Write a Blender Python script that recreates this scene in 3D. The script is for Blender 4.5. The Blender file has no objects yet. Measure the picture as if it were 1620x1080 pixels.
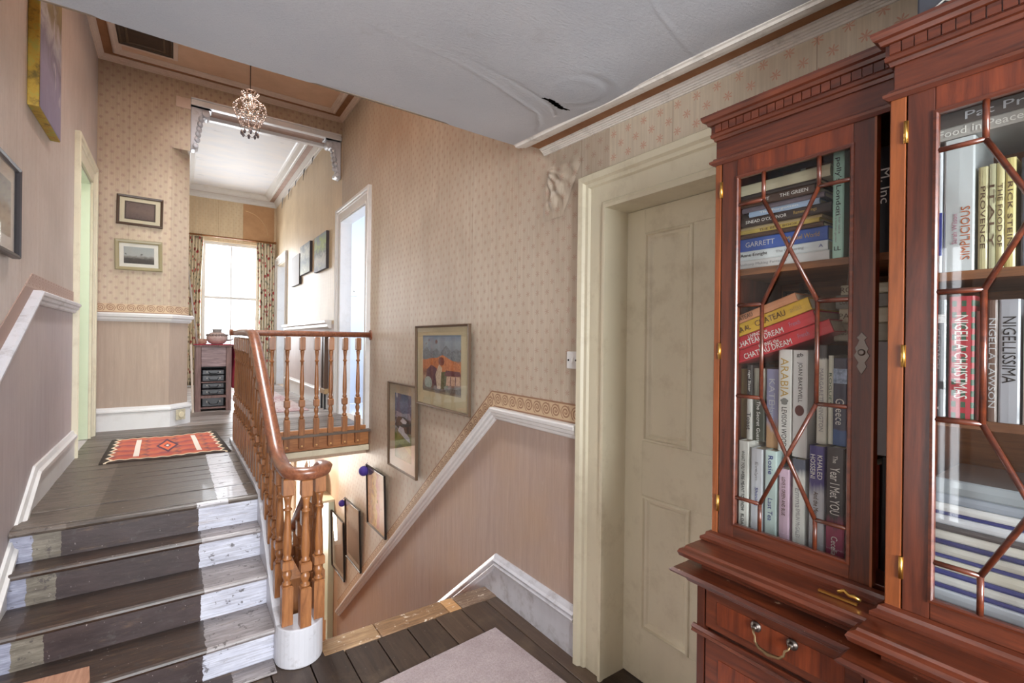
import bpy, bmesh, math, random
from mathutils import Vector, Matrix
random.seed(7)
S = bpy.context.scene
C = S.collection
PI = math.pi

# ------------------------------------------------------------------ camera, world, lights, exposure
def cam_matrix(yaw, pitch, roll):
    cy, sy = math.cos(yaw), math.sin(yaw)
    f = Vector((sy, cy, 0)); r = Vector((cy, -sy, 0)); d = Vector((0, 0, -1))
    cp, sp = math.cos(pitch), math.sin(pitch)
    f2 = f*cp + d*sp; d2 = d*cp - f*sp
    cr, sr = math.cos(roll), math.sin(roll)
    R = r*cr + d2*sr; D = -r*sr + d2*cr
    m = Matrix((R, -D, -f2)).transposed().to_4x4()
    return m
cam = bpy.data.cameras.new('camera'); co = bpy.data.objects.new('camera', cam); C.objects.link(co)
cam.sensor_fit = 'HORIZONTAL'; cam.sensor_width = 36; cam.lens = 36*758.0/1620
cam.clip_start = .02
m = cam_matrix(0.6142, 0.0002, -0.01204); m.translation = (0, 0, 1.55); co.matrix_world = m
S.camera = co
w = bpy.data.worlds.new('world'); S.world = w; w.use_nodes = True
w.node_tree.nodes['Background'].inputs[0].default_value = (.86, .93, 1, 1)
w.node_tree.nodes['Background'].inputs[1].default_value = 3.0
S.view_settings.view_transform = 'Standard'; S.view_settings.look = 'None'
S.view_settings.gamma = 1; S.view_settings.use_curve_mapping = False
S.view_settings.exposure = 0.22
def area(name, loc, direction, sx, sy, power, color=(1, .97, .93)):
    l = bpy.data.lights.new(name, 'AREA'); l.shape = 'RECTANGLE'; l.size = sx; l.size_y = sy; l.energy = power; l.color = color
    o = bpy.data.objects.new(name, l); C.objects.link(o); o.location = loc
    o.rotation_euler = Vector(direction).to_track_quat('-Z', 'Y').to_euler()
    return o
area('skylight_daylight', (.51, 4.04, 5.60), (0, 0, -1), .62, 2.35, 230, (.96, .98, 1))
area('far_window_daylight', (.9, 11.45, 2.4), (0, -1, -.05), 1.3, 2.4, 150, (.90, .95, 1))
area('side_window_daylight', (-1.80, .90, 1.3), (1, 0, 0), .14, 1.9, 5, (.95, .97, 1))
area('back_window_daylight', (.2, -2.5, 1.5), (0, 1, 0), 2.0, 1.6, 320, (.94, .97, 1))
area('left_room_daylight', (-1.75, 5.2, 2.6), (1, 0, -.2), 1.2, 1.6, 12, (.95, 1, .95))
area('bedroom_daylight', (3.1, 5.9, 2.3), (-1, -.1, 0), 1.3, 1.6, 38, (.85, .91, 1))
area('end_room_daylight', (3.0, 10.1, 2.3), (-1, 0, 0), 1.0, 1.6, 22, (.9, .95, 1))
area('hall_fill', (.95, 6.6, .22), (.15, -1, -.6), .3, .3, 22, (1, .93, .82))  # added unseen fill, no real fixture: brightens the lower stair wall
area('hall_window_daylight', (1.28, 8.95, -1.2), (0, -1, 0), 1.0, 1.8, 190, (1, .96, .88))

# ------------------------------------------------------------------ materials
def lin(c):
    return tuple(((v/255)/12.92 if v/255 <= .04045 else ((v/255+.055)/1.055)**2.4) for v in c)
def rgba(c): return (*lin(c), 1)
class N:
    def __init__(s, name):
        s.m = bpy.data.materials.new(name); s.m.use_nodes = True; s.t = s.m.node_tree
        s.b = s.t.nodes['Principled BSDF']; s.b.inputs['Roughness'].default_value = .6
    def n(s, t, **k):
        x = s.t.nodes.new('ShaderNode'+t)
        for a, b in k.items(): setattr(x, a, b)
        return x
    def l(s, a, b): s.t.links.new(a, b)
    def math(s, op, a, b=None, c=None):
        x = s.n('Math', operation=op)
        for i, v in enumerate((a, b, c)):
            if v is None: continue
            if isinstance(v, (int, float)): x.inputs[i].default_value = v
            else: s.l(v, x.inputs[i])
        return x.outputs[0]
    def mix(s, f, a, b, mode='MIX'):
        x = s.n('Mix', data_type='RGBA', blend_type=mode)
        if isinstance(f, (int, float)): x.inputs[0].default_value = f
        else: s.l(f, x.inputs[0])
        for i, v in ((6, a), (7, b)):
            if isinstance(v, tuple): x.inputs[i].default_value = v
            else: s.l(v, x.inputs[i])
        return x.outputs[2]
    def ramp(s, f, pts):
        x = s.n('ValToRGB'); s.l(f, x.inputs[0]); e = x.color_ramp.elements
        while len(e) < len(pts): e.new(.5)
        for i, (p, c) in enumerate(pts):
            e[i].position = p; e[i].color = c if isinstance(c, tuple) else (c, c, c, 1)
        return x.outputs[0]
    def coord(s, which='Object', scale=(1, 1, 1), rot=(0, 0, 0), loc=(0, 0, 0), rnd=False):
        tc = s.n('TexCoord'); mp = s.n('Mapping'); s.l(tc.outputs[which], mp.inputs[0])
        mp.inputs['Scale'].default_value = scale; mp.inputs['Rotation'].default_value = rot; mp.inputs['Location'].default_value = loc
        out = mp.outputs[0]
        if rnd:
            oi = s.n('ObjectInfo'); vm = s.n('VectorMath', operation='ADD'); s.l(out, vm.inputs[0])
            cx = s.n('CombineXYZ'); r = s.math('MULTIPLY', oi.outputs['Random'], 37.0)
            s.l(r, cx.inputs[0]); s.l(r, cx.inputs[1]); s.l(r, cx.inputs[2]); s.l(cx.outputs[0], vm.inputs[1]); out = vm.outputs[0]
        return out
    def noise(s, vec, scale=5, detail=4, rough=.55, dist=0):
        x = s.n('TexNoise'); s.l(vec, x.inputs['Vector']); x.inputs['Scale'].default_value = scale
        x.inputs['Detail'].default_value = detail; x.inputs['Roughness'].default_value = rough; x.inputs['Distortion'].default_value = dist
        return x.outputs[0]
    def bump(s, h, strength=.3, dist=.01):
        x = s.n('Bump'); x.inputs['Strength'].default_value = strength; x.inputs['Distance'].default_value = dist
        s.l(h, x.inputs['Height']); s.l(x.outputs[0], s.b.inputs['Normal'])
    def col(s, c):
        if isinstance(c, tuple): s.b.inputs['Base Color'].default_value = c
        else: s.l(c, s.b.inputs['Base Color'])
    def set(s, **k):
        for a, b in k.items(): s.b.inputs[a.replace('_', ' ')].default_value = b
        return s

_pl = {}
def plain(name, c, rough=.5, metal=0, coat=0, var=.0, vs=8):
    if name in _pl: return _pl[name]
    k = N(name); k.b.inputs['Roughness'].default_value = rough; k.b.inputs['Metallic'].default_value = metal
    k.b.inputs['Coat Weight'].default_value = coat
    if var > 0:
        f = k.noise(k.coord(), vs, 5, .65)
        d = tuple(max(0, v-255*var) for v in c); e = tuple(min(255, v+120*var) for v in c)
        k.col(k.ramp(f, [(.3, rgba(d)), (.62, rgba(e))]))
    else: k.col(rgba(c))
    _pl[name] = k.m; return k.m

def paint(name, c, dirt=(120, 105, 85), amount=.35, rough=.4, scale=6):
    k = N(name); v = k.coord()
    f = k.noise(v, scale, 8, .7); g = k.noise(k.coord(scale=(1, 1, .25)), 14, 5, .6)
    h = k.math('MULTIPLY', k.ramp(f, [(.52, 0.0), (.72, 1.0)]), amount)
    c1 = k.mix(h, rgba(c), rgba(dirt)); c2 = k.mix(k.math('MULTIPLY', k.ramp(g, [(.45, 0.0), (.75, 1.0)]), amount*.35), c1, rgba(tuple(int(x*.8) for x in c)))
    k.col(c2); k.b.inputs['Roughness'].default_value = rough; k.bump(f, .25, .004)
    return k.m

def wood(name, dark, light, axis='y', rough=.4, coat=.2, ring=1.0, bump=.15, knots=False):
    k = N(name); sc = {'x': (1.2, 14, 14), 'y': (14, 1.2, 14), 'z': (14, 14, 1.2)}[axis]
    v = k.coord(scale=sc, rnd=True)
    f = k.noise(v, 2.2*ring, 8, .65, 1.4); g = k.noise(v, 9*ring, 4, .7)
    s_ = k.math('ADD', k.math('MULTIPLY', f, .75), k.math('MULTIPLY', g, .25))
    c = k.ramp(s_, [(.34, rgba(dark)), (.62, rgba(light))])
    if knots:
        vo = k.n('TexVoronoi'); k.l(k.coord(scale={'x': (1, 3, 3), 'y': (3, 1, 3), 'z': (3, 3, 1)}[axis], rnd=True), vo.inputs['Vector']); vo.inputs['Scale'].default_value = 2.5
        kf = k.ramp(vo.outputs['Distance'], [(.05, 1.0), (.13, 0.0)])
        c = k.mix(kf, c, rgba(tuple(int(x*.5) for x in dark)))
    k.col(c); k.b.inputs['Roughness'].default_value = rough; k.b.inputs['Coat Weight'].default_value = coat; k.b.inputs['Coat Roughness'].default_value = .2
    k.bump(s_, bump, .003)
    return k.m

def wallpaper(name, ax, base, motif, stain, cell=.085, size=.017, vis=.75):
    """little leaf sprigs on a staggered grid, streaked and stained with age; ax = horizontal axis index"""
    k = N(name); tc = k.n('TexCoord'); sp = k.n('SeparateXYZ'); k.l(tc.outputs['Object'], sp.inputs[0])
    a, b = sp.outputs[ax], sp.outputs[2]
    row = k.math('FLOOR', k.math('DIVIDE', b, cell*.62)); odd = k.math('MODULO', k.math('ABSOLUTE', row), 2.0)
    aa = k.math('ADD', a, k.math('MULTIPLY', odd, cell*.5))
    u = k.math('SUBTRACT', k.math('FRACT', k.math('DIVIDE', aa, cell)), .5)
    v = k.math('SUBTRACT', k.math('FRACT', k.math('DIVIDE', b, cell*.62)), .5)
    u = k.math('MULTIPLY', u, cell); v = k.math('MULTIPLY', v, cell*.62)
    r = k.math('SQRT', k.math('ADD', k.math('MULTIPLY', u, u), k.math('MULTIPLY', v, v)))
    th = k.math('ARCTAN2', v, u)
    pet = k.math('MULTIPLY', k.math('ADD', k.math('MULTIPLY', k.math('COSINE', k.math('MULTIPLY', th, 7.0)), .45), .62), size)
    mask = k.math('MULTIPLY', k.math('LESS_THAN', r, pet), vis)
    streak = k.noise(k.coord(scale=(9, 9, .5)), 2.2, 7, .65)
    blot = k.noise(k.coord(), 1.3, 6, .6)
    c = k.mix(k.ramp(streak, [(.35, 0.0), (.75, .75)]), rgba(base), rgba(stain))
    c = k.mix(k.math('MULTIPLY', k.ramp(blot, [(.45, 0.0), (.7, 1.0)]), .55), c, rgba(tuple(int(x*.86) for x in stain)))
    seam = k.math('LESS_THAN', k.math('FRACT', k.math('DIVIDE', k.math('ADD', a, 40.13), .53)), .006)
    fs_ = k.noise(k.coord(scale=(70, 70, 2.2)), 1.5, 5, .7); c = k.mix(k.math('MULTIPLY', k.ramp(fs_, [(.35, 1.0), (.6, 0.0)]), .22), c, rgba(tuple(int(x*.72) for x in stain)))
    c = k.mix(mask, c, rgba(motif)); c = k.mix(k.math('MULTIPLY', seam, .5), c, rgba((120, 85, 60)))
    k.col(c); k.b.inputs['Roughness'].default_value = .5
    k.bump(k.math('SUBTRACT', streak, k.math('MULTIPLY', seam, .5)), .35, .006)
    return k.m

def streaked(name, base, stain, low=None, rough=.6):
    k = N(name)
    f = k.noise(k.coord(scale=(10, 10, .7)), 2.5, 8, .7); g = k.noise(k.coord(), 1.6, 6, .6); h = k.noise(k.coord(scale=(3, 3, 1)), 9, 6, .7)
    c = k.mix(k.ramp(f, [(.35, 0.0), (.7, .8)]), rgba(base), rgba(stain))
    c = k.mix(k.math('MULTIPLY', k.ramp(g, [(.42, 0.0), (.66, 1.0)]), .7), c, rgba(low or stain))
    c = k.mix(k.math('MULTIPLY', k.ramp(h, [(.6, 0.0), (.75, 1.0)]), .25), c, rgba(tuple(min(255, int(x*1.18)) for x in base)))
    fs_ = k.noise(k.coord(scale=(60, 60, 3)), 1.5, 6, .75); c = k.mix(k.math('MULTIPLY', k.ramp(fs_, [(.35, 1.0), (.58, 0.0)]), .15), c, rgba(tuple(int(x*.70) for x in stain)))
    k.col(c); k.b.inputs['Roughness'].default_value = rough; k.bump(f, .2, .004)
    return k.m

def border_mat(name, ax, base=(200, 174, 142), ink=(134, 92, 70), cell=.078, h=.098, slope=0.0, z0=0.0, a0=0.0):
    """running scroll border; rows are measured up from the line z = z0 + slope*(a-a0)"""
    k = N(name); tc = k.n('TexCoord'); sp = k.n('SeparateXYZ'); k.l(tc.outputs['Object'], sp.inputs[0])
    a, b = sp.outputs[ax], sp.outputs[2]
    ln = math.sqrt(1+slope*slope)
    da = k.math('SUBTRACT', a, a0); db = k.math('SUBTRACT', b, z0)
    s_ = k.math('DIVIDE', k.math('ADD', da, k.math('MULTIPLY', db, slope)), ln)
    t_ = k.math('DIVIDE', k.math('SUBTRACT', db, k.math('MULTIPLY', da, slope)), ln)
    u = k.math('MULTIPLY', k.math('SUBTRACT', k.math('FRACT', k.math('DIVIDE', s_, cell)), .5), cell)
    v = k.math('SUBTRACT', t_, h*.5)
    r = k.math('SQRT', k.math('ADD', k.math('MULTIPLY', u, u), k.math('MULTIPLY', v, v)))
    th = k.math('ARCTAN2', v, u)
    sp_ = k.math('SINE', k.math('ADD', k.math('MULTIPLY', r, 2*PI/(h*.16)), th))
    scroll = k.math('MULTIPLY', k.math('GREATER_THAN', sp_, .0), k.math('LESS_THAN', r, h*.36))
    wv = k.math('SINE', k.math('MULTIPLY', s_, 2*PI/cell)); tail = k.math('LESS_THAN', k.math('ABSOLUTE', k.math('SUBTRACT', v, k.math('MULTIPLY', wv, h*.3))), h*.045)
    tail = k.math('MULTIPLY', tail, k.math('GREATER_THAN', r, h*.36))
    edge = k.math('GREATER_THAN', k.math('ABSOLUTE', v), h*.41)
    m_ = k.math('MAXIMUM', k.math('MAXIMUM', scroll, tail), edge)
    n_ = k.noise(k.coord(), 30, 4, .6)
    k.col(k.mix(k.math('MULTIPLY', m_, .8), rgba(base), rgba(ink))); k.b.inputs['Roughness'].default_value = .6; k.bump(n_, .1, .002)
    return k.m

def art(name, stops, noise=.25, nscale=5, spots=None, sscale=9, vert=True, warp=1.0):
    """loose painted picture on UV: colour bands up the sheet broken by brush noise"""
    k = N(name); tc = k.n('TexCoord'); sp = k.n('SeparateXYZ'); k.l(tc.outputs['UV'], sp.inputs[0])
    nz = k.noise(tc.outputs['UV'], nscale, 6, .6, warp)
    t = k.math('ADD', sp.outputs[1 if vert else 0], k.math('MULTIPLY', k.math('SUBTRACT', nz, .5), noise*2))
    c = k.ramp(t, [(p, rgba(q)) for p, q in stops])
    if spots:
        vo = k.n('TexVoronoi'); k.l(tc.outputs['UV'], vo.inputs['Vector']); vo.inputs['Scale'].default_value = sscale
        f = k.ramp(vo.outputs['Distance'], [(.2, 1.0), (.32, 0.0)])
        n2 = k.noise(tc.outputs['UV'], 3, 2, .5)
        f = k.math('MULTIPLY', f, k.ramp(n2, [(.5, 0.0), (.56, .9)]))
        c = k.mix(f, c, rgba(spots))
    k.col(c); k.b.inputs['Roughness'].default_value = .6
    return k.m

def glass(name, tint=(1, 1, 1), refl=1.0, base=.04):
    k = N(name); k.t.nodes.remove(k.b); out = k.t.nodes['Material Output']
    tr = k.n('BsdfTransparent'); tr.inputs[0].default_value = (*tint, 1); gl = k.n('BsdfGlossy'); gl.inputs['Roughness'].default_value = .02
    lw_ = k.n('LayerWeight'); lw_.inputs[0].default_value = .5; mx = k.n('MixShader')
    sch = k.math('ADD', k.math('MULTIPLY', k.math('POWER', lw_.outputs['Facing'], 5.0), .9), base)
    k.l(k.math('MULTIPLY', sch, refl), mx.inputs[0]); k.l(tr.outputs[0], mx.inputs[1]); k.l(gl.outputs[0], mx.inputs[2]); k.l(mx.outputs[0], out.inputs[0])
    return k.m

M = {}
M['paper_y'] = wallpaper('wallpaper_right', 1, (202, 190, 172), (170, 138, 120), (184, 164, 142))
M['paper_near'] = wallpaper('wallpaper_near', 1, (218, 206, 186), (200, 150, 128), (204, 188, 164), vis=.85)
M['paper_left'] = wallpaper('wallpaper_left', 1, (196, 184, 176), (174, 154, 146), (184, 168, 156), size=.013, vis=.4)
M['paper_x'] = wallpaper('wallpaper_arch', 0, (202, 184, 160), (160, 128, 118), (190, 166, 140), cell=.085, vis=.8)
M['paper_x2'] = wallpaper('wallpaper_corridor', 0, (222, 204, 170), (196, 164, 130), (212, 186, 150), vis=.5)
M['paper_y2'] = wallpaper('wallpaper_corridor_side', 1, (226, 208, 180), (206, 180, 150), (218, 194, 160), vis=.4)
M['dado_r'] = streaked('plain_paper_right', (186, 165, 153), (168, 146, 134), (184, 156, 132))
M['dado_l'] = streaked('plain_paper_left', (184, 174, 174), (166, 152, 152), (190, 178, 174))
M['dado_x'] = streaked('plain_paper_arch', (178, 158, 140), (164, 144, 128), (170, 150, 134))
M['dado_c'] = streaked('plain_paper_corridor', (206, 194, 192), (190, 176, 176), (214, 204, 204))
M['plaster'] = streaked('stair_plaster', (196, 172, 148), (184, 156, 130), (200, 178, 156))
M['white'] = paint('white_gloss_paint', (218, 216, 214), (160, 150, 138), .22, .35)
M['white2'] = paint('worn_white_paint', (204, 204, 210), (110, 95, 85), .55, .35, 9)
M['cream'] = paint('cream_gloss_paint', (220, 212, 186), (150, 130, 95), .30, .38)
M['green'] = paint('pale_green_paint', (208, 216, 190), (170, 170, 140), .15, .4)
M['blue_white'] = plain('blue_white_wall', (216, 224, 236), .6)
M['brown_band'] = plain('brown_cornice_band', (146, 100, 64), .7, var=.05)
M['mauve_band'] = plain('mauve_cornice_band', (176, 150, 138), .7, var=.04)
M['pink_cove'] = plain('pink_cove_paint', (206, 170, 142), .7, var=.05, vs=2)
M['cornice_pink'] = paint('pinkish_cornice_paint', (214, 192, 176), (160, 130, 110), .3, .5)
M['cornice_near'] = paint('dusty_cornice_paint', (226, 220, 212), (110, 100, 92), .45, .5, 12)
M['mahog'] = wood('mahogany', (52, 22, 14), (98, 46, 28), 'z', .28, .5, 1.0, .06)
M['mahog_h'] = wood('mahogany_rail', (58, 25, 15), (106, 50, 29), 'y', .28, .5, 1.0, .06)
M['mahog_lit'] = wood('mahogany_lit', (104, 52, 24), (146, 80, 40), 'z', .3, .4, 1.0, .06)  # brighter copy of the mahogany, light painted into its colour
M['mahog_flame'] = wood('mahogany_flame', (62, 24, 14), (128, 58, 30), 'z', .25, .5, .6, .06)
M['inside'] = wood('cabinet_inside', (96, 58, 36), (150, 98, 60), 'y', .5, .1)
M['pine'] = wood('orange_pine', (112, 66, 34), (166, 110, 64), 'z', .38, .3, 1.0, .1)
M['pine_x'] = wood('pine_apron', (140, 82, 42), (192, 130, 76), 'x', .4, .3, .8, .1, knots=True)
M['rail'] = wood('handrail_mahogany', (96, 52, 34), (150, 94, 66), 'y', .34, .3, 1.0, .05)
M['brass'] = plain('brass', (214, 170, 90), .3, 1)
M['old_brass'] = plain('tarnished_brass', (150, 128, 96), .38, 1)
M['steel'] = plain('brushed_steel', (120, 112, 106), .4, 1)
M['glass'] = glass('door_glass', (.93, .95, .94), 1.3)
M['pic_glass'] = glass('picture_glass', (.98, .98, .98), 1.0)
M['win_glass'] = glass('window_glass', (1, 1, 1), .6)
M['black'] = plain('black', (22, 20, 20), .5)
M['pages'] = plain('book_pages', (214, 204, 182), .8, var=.05, vs=60)

def floor_mat(name, cols, axis, worn=.5):
    k = N(name); sc = {'x': (1.0, 16, 6), 'y': (16, 1.0, 6)}[axis]
    v = k.coord(scale=sc); w_ = k.coord(); oi = k.n('ObjectInfo')
    f = k.noise(v, 2.4, 8, .7, 1.0); g = k.noise(w_, 5, 6, .65); h = k.noise(w_, 70, 3, .6)
    t = k.math('ADD', k.math('MULTIPLY', f, .7), k.math('MULTIPLY', oi.outputs['Random'], .25))
    c = k.ramp(t, [(.28, rgba(cols[0])), (.55, rgba(cols[1])), (.8, rgba(cols[2]))])
    c = k.mix(k.math('MULTIPLY', k.ramp(g, [(.52, 0.0), (.66, 1.0)]), worn), c, rgba(cols[3]))
    c = k.mix(k.math('MULTIPLY', k.ramp(h, [(.7, 0.0), (.74, 1.0)]), .7), c, rgba((206, 200, 192)))
    k.col(c); k.b.inputs['Roughness'].default_value = .38; k.bump(f, .35, .004)
    return k
M['boards_low'] = floor_mat('dark_floorboards', ((46, 35, 28), (74, 57, 45), (104, 84, 68), (100, 82, 64)), 'y', .5).m

def banded(name, axis, zones, cols, flake=(60, 50, 46)):
    """old stair paint: colour zones across x, each edge ragged; zones = list of (x_limit, colour)"""
    k = N(name); tc = k.n('TexCoord'); sp = k.n('SeparateXYZ'); k.l(tc.outputs['Object'], sp.inputs[0])
    wv = k.noise(k.coord(scale=(1, 1, 1)), 30, 5, .7)
    g2 = k.noise(k.coord(scale=(2, 14, 8)), 4, 6, .65)
    x = k.math('ADD', sp.outputs[0], k.math('MULTIPLY', k.math('SUBTRACT', wv, .5), .03))
    c = None
    for lim, a, b in zones:
        shade = k.ramp(g2, [(.35, rgba(a)), (.65, rgba(b))])
        c = shade if c is None else k.mix(k.math('GREATER_THAN', x, lim), c, shade)
    ch = k.noise(k.coord(), 22, 6, .7)
    gr = k.noise(k.coord(scale=(1.5, 40, 40)), 3, 6, .7); c = k.mix(k.math('MULTIPLY', k.ramp(gr, [(.36, 1.0), (.56, 0.0)]), .38), c, rgba((58, 44, 36)))
    wb_ = k.noise(k.coord(scale=(1.2, 6, 6)), 5, 6, .7); c = k.mix(k.math('MULTIPLY', k.ramp(wb_, [(.58, 0.0), (.72, 1.0)]), .3), c, rgba((150, 120, 84)))
    chips = k.math('MULTIPLY', k.ramp(ch, [(.59, 0.0), (.63, 1.0)]), .8)
    c = k.mix(chips, c, rgba(flake)); h = k.noise(k.coord(), 60, 3, .6)
    c = k.mix(k.math('MULTIPLY', k.ramp(h, [(.7, 0.0), (.73, 1.0)]), .6), c, rgba((200, 190, 186)))
    k.col(c); k.b.inputs['Roughness'].default_value = .42; k.bump(g2, .3, .004); k.b.inputs['Coat Weight'].default_value = .05
    return k.m
M['tread'] = banded('stair_tread_paint', 'x', [(-9, (62, 52, 48), (92, 80, 74)), (-.42, (42, 29, 23), (74, 53, 40)), (.23, (124, 116, 114), (160, 152, 152))], None)
M['riser'] = banded('stair_riser_paint', 'x', [(-9, (120, 122, 140), (170, 172, 190)), (-.44, (96, 88, 78), (138, 130, 116)), (-.34, (48, 36, 36), (66, 52, 52)), (.22, (188, 190, 204), (214, 216, 228))], None, (70, 62, 60))
M['landing'] = banded('landing_board_paint', 'x', [(-9, (84, 74, 66), (120, 108, 98)), (-.32, (60, 50, 44), (92, 80, 70)), (.21, (170, 166, 168), (208, 206, 210)), (.36, (84, 74, 66), (110, 98, 88))], None)
M['landing2'] = floor_mat('landing_far_boards', ((70, 60, 54), (96, 84, 74), (124, 112, 102), (110, 98, 88)), 'x', .3).m
M['corr_boards'] = floor_mat('corridor_boards', ((120, 108, 100), (160, 150, 144), (190, 184, 182), (176, 168, 166)), 'x', .3).m
M['edge_board'] = banded('worn_nosing_board', 'x', [(-9, (148, 112, 78), (178, 146, 108)), (.9, (120, 88, 60), (160, 124, 88)), (1.3, (190, 140, 90), (206, 160, 110)), (1.38, (110, 84, 66), (150, 128, 108))], None, (226, 212, 194))

# ceiling of the half landing: dusty lining paper
k = N('lining_paper_ceiling'); v = k.coord()
f = k.noise(k.coord(scale=(1, 2.2, 1)), 55, 5, .75); g = k.noise(v, 1.4, 5, .55); h = k.noise(v, 7, 6, .7)
c = k.ramp(g, [(.3, rgba((162, 164, 170))), (.7, rgba((182, 180, 182)))])
c = k.mix(k.math('MULTIPLY', k.ramp(h, [(.6, 0.0), (.78, 1.0)]), .3), c, rgba((140, 128, 120)))
k.col(c); k.b.inputs['Roughness'].default_value = .7; k.bump(f, .6, .008); M['ceil_near'] = k.m
k = N('far_ceiling_paint'); v = k.coord()
g = k.noise(k.coord(scale=(1, 2.5, 1)), 2.0, 6, .6); h = k.noise(k.coord(scale=(1.2, 4, 1)), 2.6, 4, .55)
c = k.mix(k.math('MULTIPLY', k.ramp(h, [(.66, 0.0), (.72, 1.0)]), .5), k.ramp(g, [(.3, rgba((222, 224, 230))), (.7, rgba((236, 232, 230)))]), rgba((176, 176, 176)))
k.col(c); M['ceil_far'] = k.m

# ------------------------------------------------------------------ mesh helpers
ORG = {}
def org(o): return ORG.get(o, Vector((0, 0, 0)))
class MB:
    def __init__(s): s.v = []; s.f = []; s.mi = []; s.smooth = []; s.uv = {}
    def add(s, verts, faces, mi=0, smooth=False):
        b = len(s.v); s.v += [Vector(p) for p in verts]
        for f in faces: s.f.append([i+b for i in f]); s.mi.append(mi); s.smooth.append(smooth)
        return s
    def box(s, x0, x1, y0, y1, z0, z1, mi=0, rot=None, about=None):
        vs = [Vector((x, y, z)) for x in (x0, x1) for y in (y0, y1) for z in (z0, z1)]
        if rot is not None:
            c = Vector(about) if about is not None else Vector(((x0+x1)/2, (y0+y1)/2, (z0+z1)/2))
            vs = [rot @ (p-c) + c for p in vs]
        return s.add(vs, [(0, 1, 3, 2), (4, 6, 7, 5), (0, 4, 5, 1), (2, 3, 7, 6), (0, 2, 6, 4), (1, 5, 7, 3)], mi)
    def prism(s, pts, fn, a, b, mi=0, smooth=False):
        """extrude polygon pts [(p,q)] between a and b; fn(p,q,t)->xyz"""
        n = len(pts); vs = [fn(p, q, a) for p, q in pts] + [fn(p, q, b) for p, q in pts]
        fs = [tuple(range(n-1, -1, -1)), tuple(range(n, 2*n))]
        s.add(vs, fs, mi)
        b0 = len(s.v)-2*n
        for i in range(n):
            j = (i+1) % n; s.f.append([b0+i, b0+j, b0+n+j, b0+n+i]); s.mi.append(mi); s.smooth.append(smooth)
        return s
    def lathe(s, prof, c=(0, 0, 0), n=16, axis='z', mi=0, smooth=True, cap=True):
        vs = []; fs = []
        for (z, r) in prof:
            for i in range(n):
                a = 2*PI*i/n; p = (r*math.cos(a), r*math.sin(a), z)
                if axis == 'x': p = (z, r*math.cos(a), r*math.sin(a))
                if axis == 'y': p = (r*math.sin(a), z, r*math.cos(a))
                vs.append((p[0]+c[0], p[1]+c[1], p[2]+c[2]))
        for j in range(len(prof)-1):
            for i in range(n):
                k2 = (i+1) % n; fs.append((j*n+i, j*n+k2, (j+1)*n+k2, (j+1)*n+i))
        if cap: fs.append(tuple(range(n-1, -1, -1))); fs.append(tuple(range((len(prof)-1)*n, len(prof)*n)))
        return s.add(vs, fs, mi, smooth)
    def sweep3(s, path, sec, mi=0, smooth=True, closed=False, up=Vector((0, 0, 1)), cap=True, scales=None):
        path = [Vector(p) for p in path]; n = len(path); m = len(sec); vs = []
        for i, p in enumerate(path):
            if closed: t = path[(i+1) % n]-path[i-1]
            else: t = path[min(i+1, n-1)]-path[max(i-1, 0)]
            t.normalize(); side = t.cross(up)
            if side.length < 1e-4: side = t.cross(Vector((0, 1, 0)))
            side.normalize(); u2 = side.cross(t)
            sc = scales[i] if scales else 1
            for a, b in sec: vs.append(p + side*a*sc + u2*b*sc)
        fs = []
        for i in range(n if closed else n-1):
            for j in range(m):
                i2 = (i+1) % n; j2 = (j+1) % m
                fs.append((i*m+j, i*m+j2, i2*m+j2, i2*m+j))
        if cap and not closed: fs.append(tuple(range(m-1, -1, -1))); fs.append(tuple(range((n-1)*m, n*m)))
        return s.add(vs, fs, mi, smooth)
    def tube(s, path, r, n=8, **k):
        return s.sweep3(path, [(r*math.cos(2*PI*i/n), r*math.sin(2*PI*i/n)) for i in range(n)], **k)
    def mould(s, path, prof, fn, closed=False, mi=0, caps=True):
        """mitred moulding: path [(a,b)], profile [(n,w)] with n to the LEFT of travel in the plane, w out of it; fn(a,b,w)"""
        P = [Vector(p) for p in path]; n = len(P); m = len(prof); vs = []
        for i in range(n):
            def nrm(a, b): d = (b-a).normalized(); return Vector((-d.y, d.x))
            if closed: n1 = nrm(P[i-1], P[i]); n2 = nrm(P[i], P[(i+1) % n])
            else:
                n1 = nrm(P[i-1], P[i]) if i > 0 else nrm(P[0], P[1]); n2 = nrm(P[i], P[i+1]) if i < n-1 else n1
            mt = (n1+n2)/(1+n1.dot(n2))
            for a, w_ in prof: q = P[i]+mt*a; vs.append(fn(q.x, q.y, w_))
        fs = []
        for i in range(n if closed else n-1):
            i2 = (i+1) % n
            for j in range(m): j2 = (j+1) % m; fs.append((i*m+j, i*m+j2, i2*m+j2, i2*m+j))
        if caps and not closed: fs.append(tuple(range(m-1, -1, -1))); fs.append(tuple(range((n-1)*m, n*m)))
        return s.add(vs, fs, mi)
    def sphere(s, c, r, n=8, sz=1.0, mi=0):
        prof = [(r*sz*math.cos(PI*i/n)*-1, max(r*math.sin(PI*i/n), r*.02)) for i in range(n+1)]
        return s.lathe(prof, c, max(6, n), mi=mi)
    def quad_uv(s, p0, p1, p2, p3, mi=0):
        s.add([p0, p1, p2, p3], [(0, 1, 2, 3)], mi); s.uv[len(s.f)-1] = [(0, 0), (1, 0), (1, 1), (0, 1)]; return s
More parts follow.
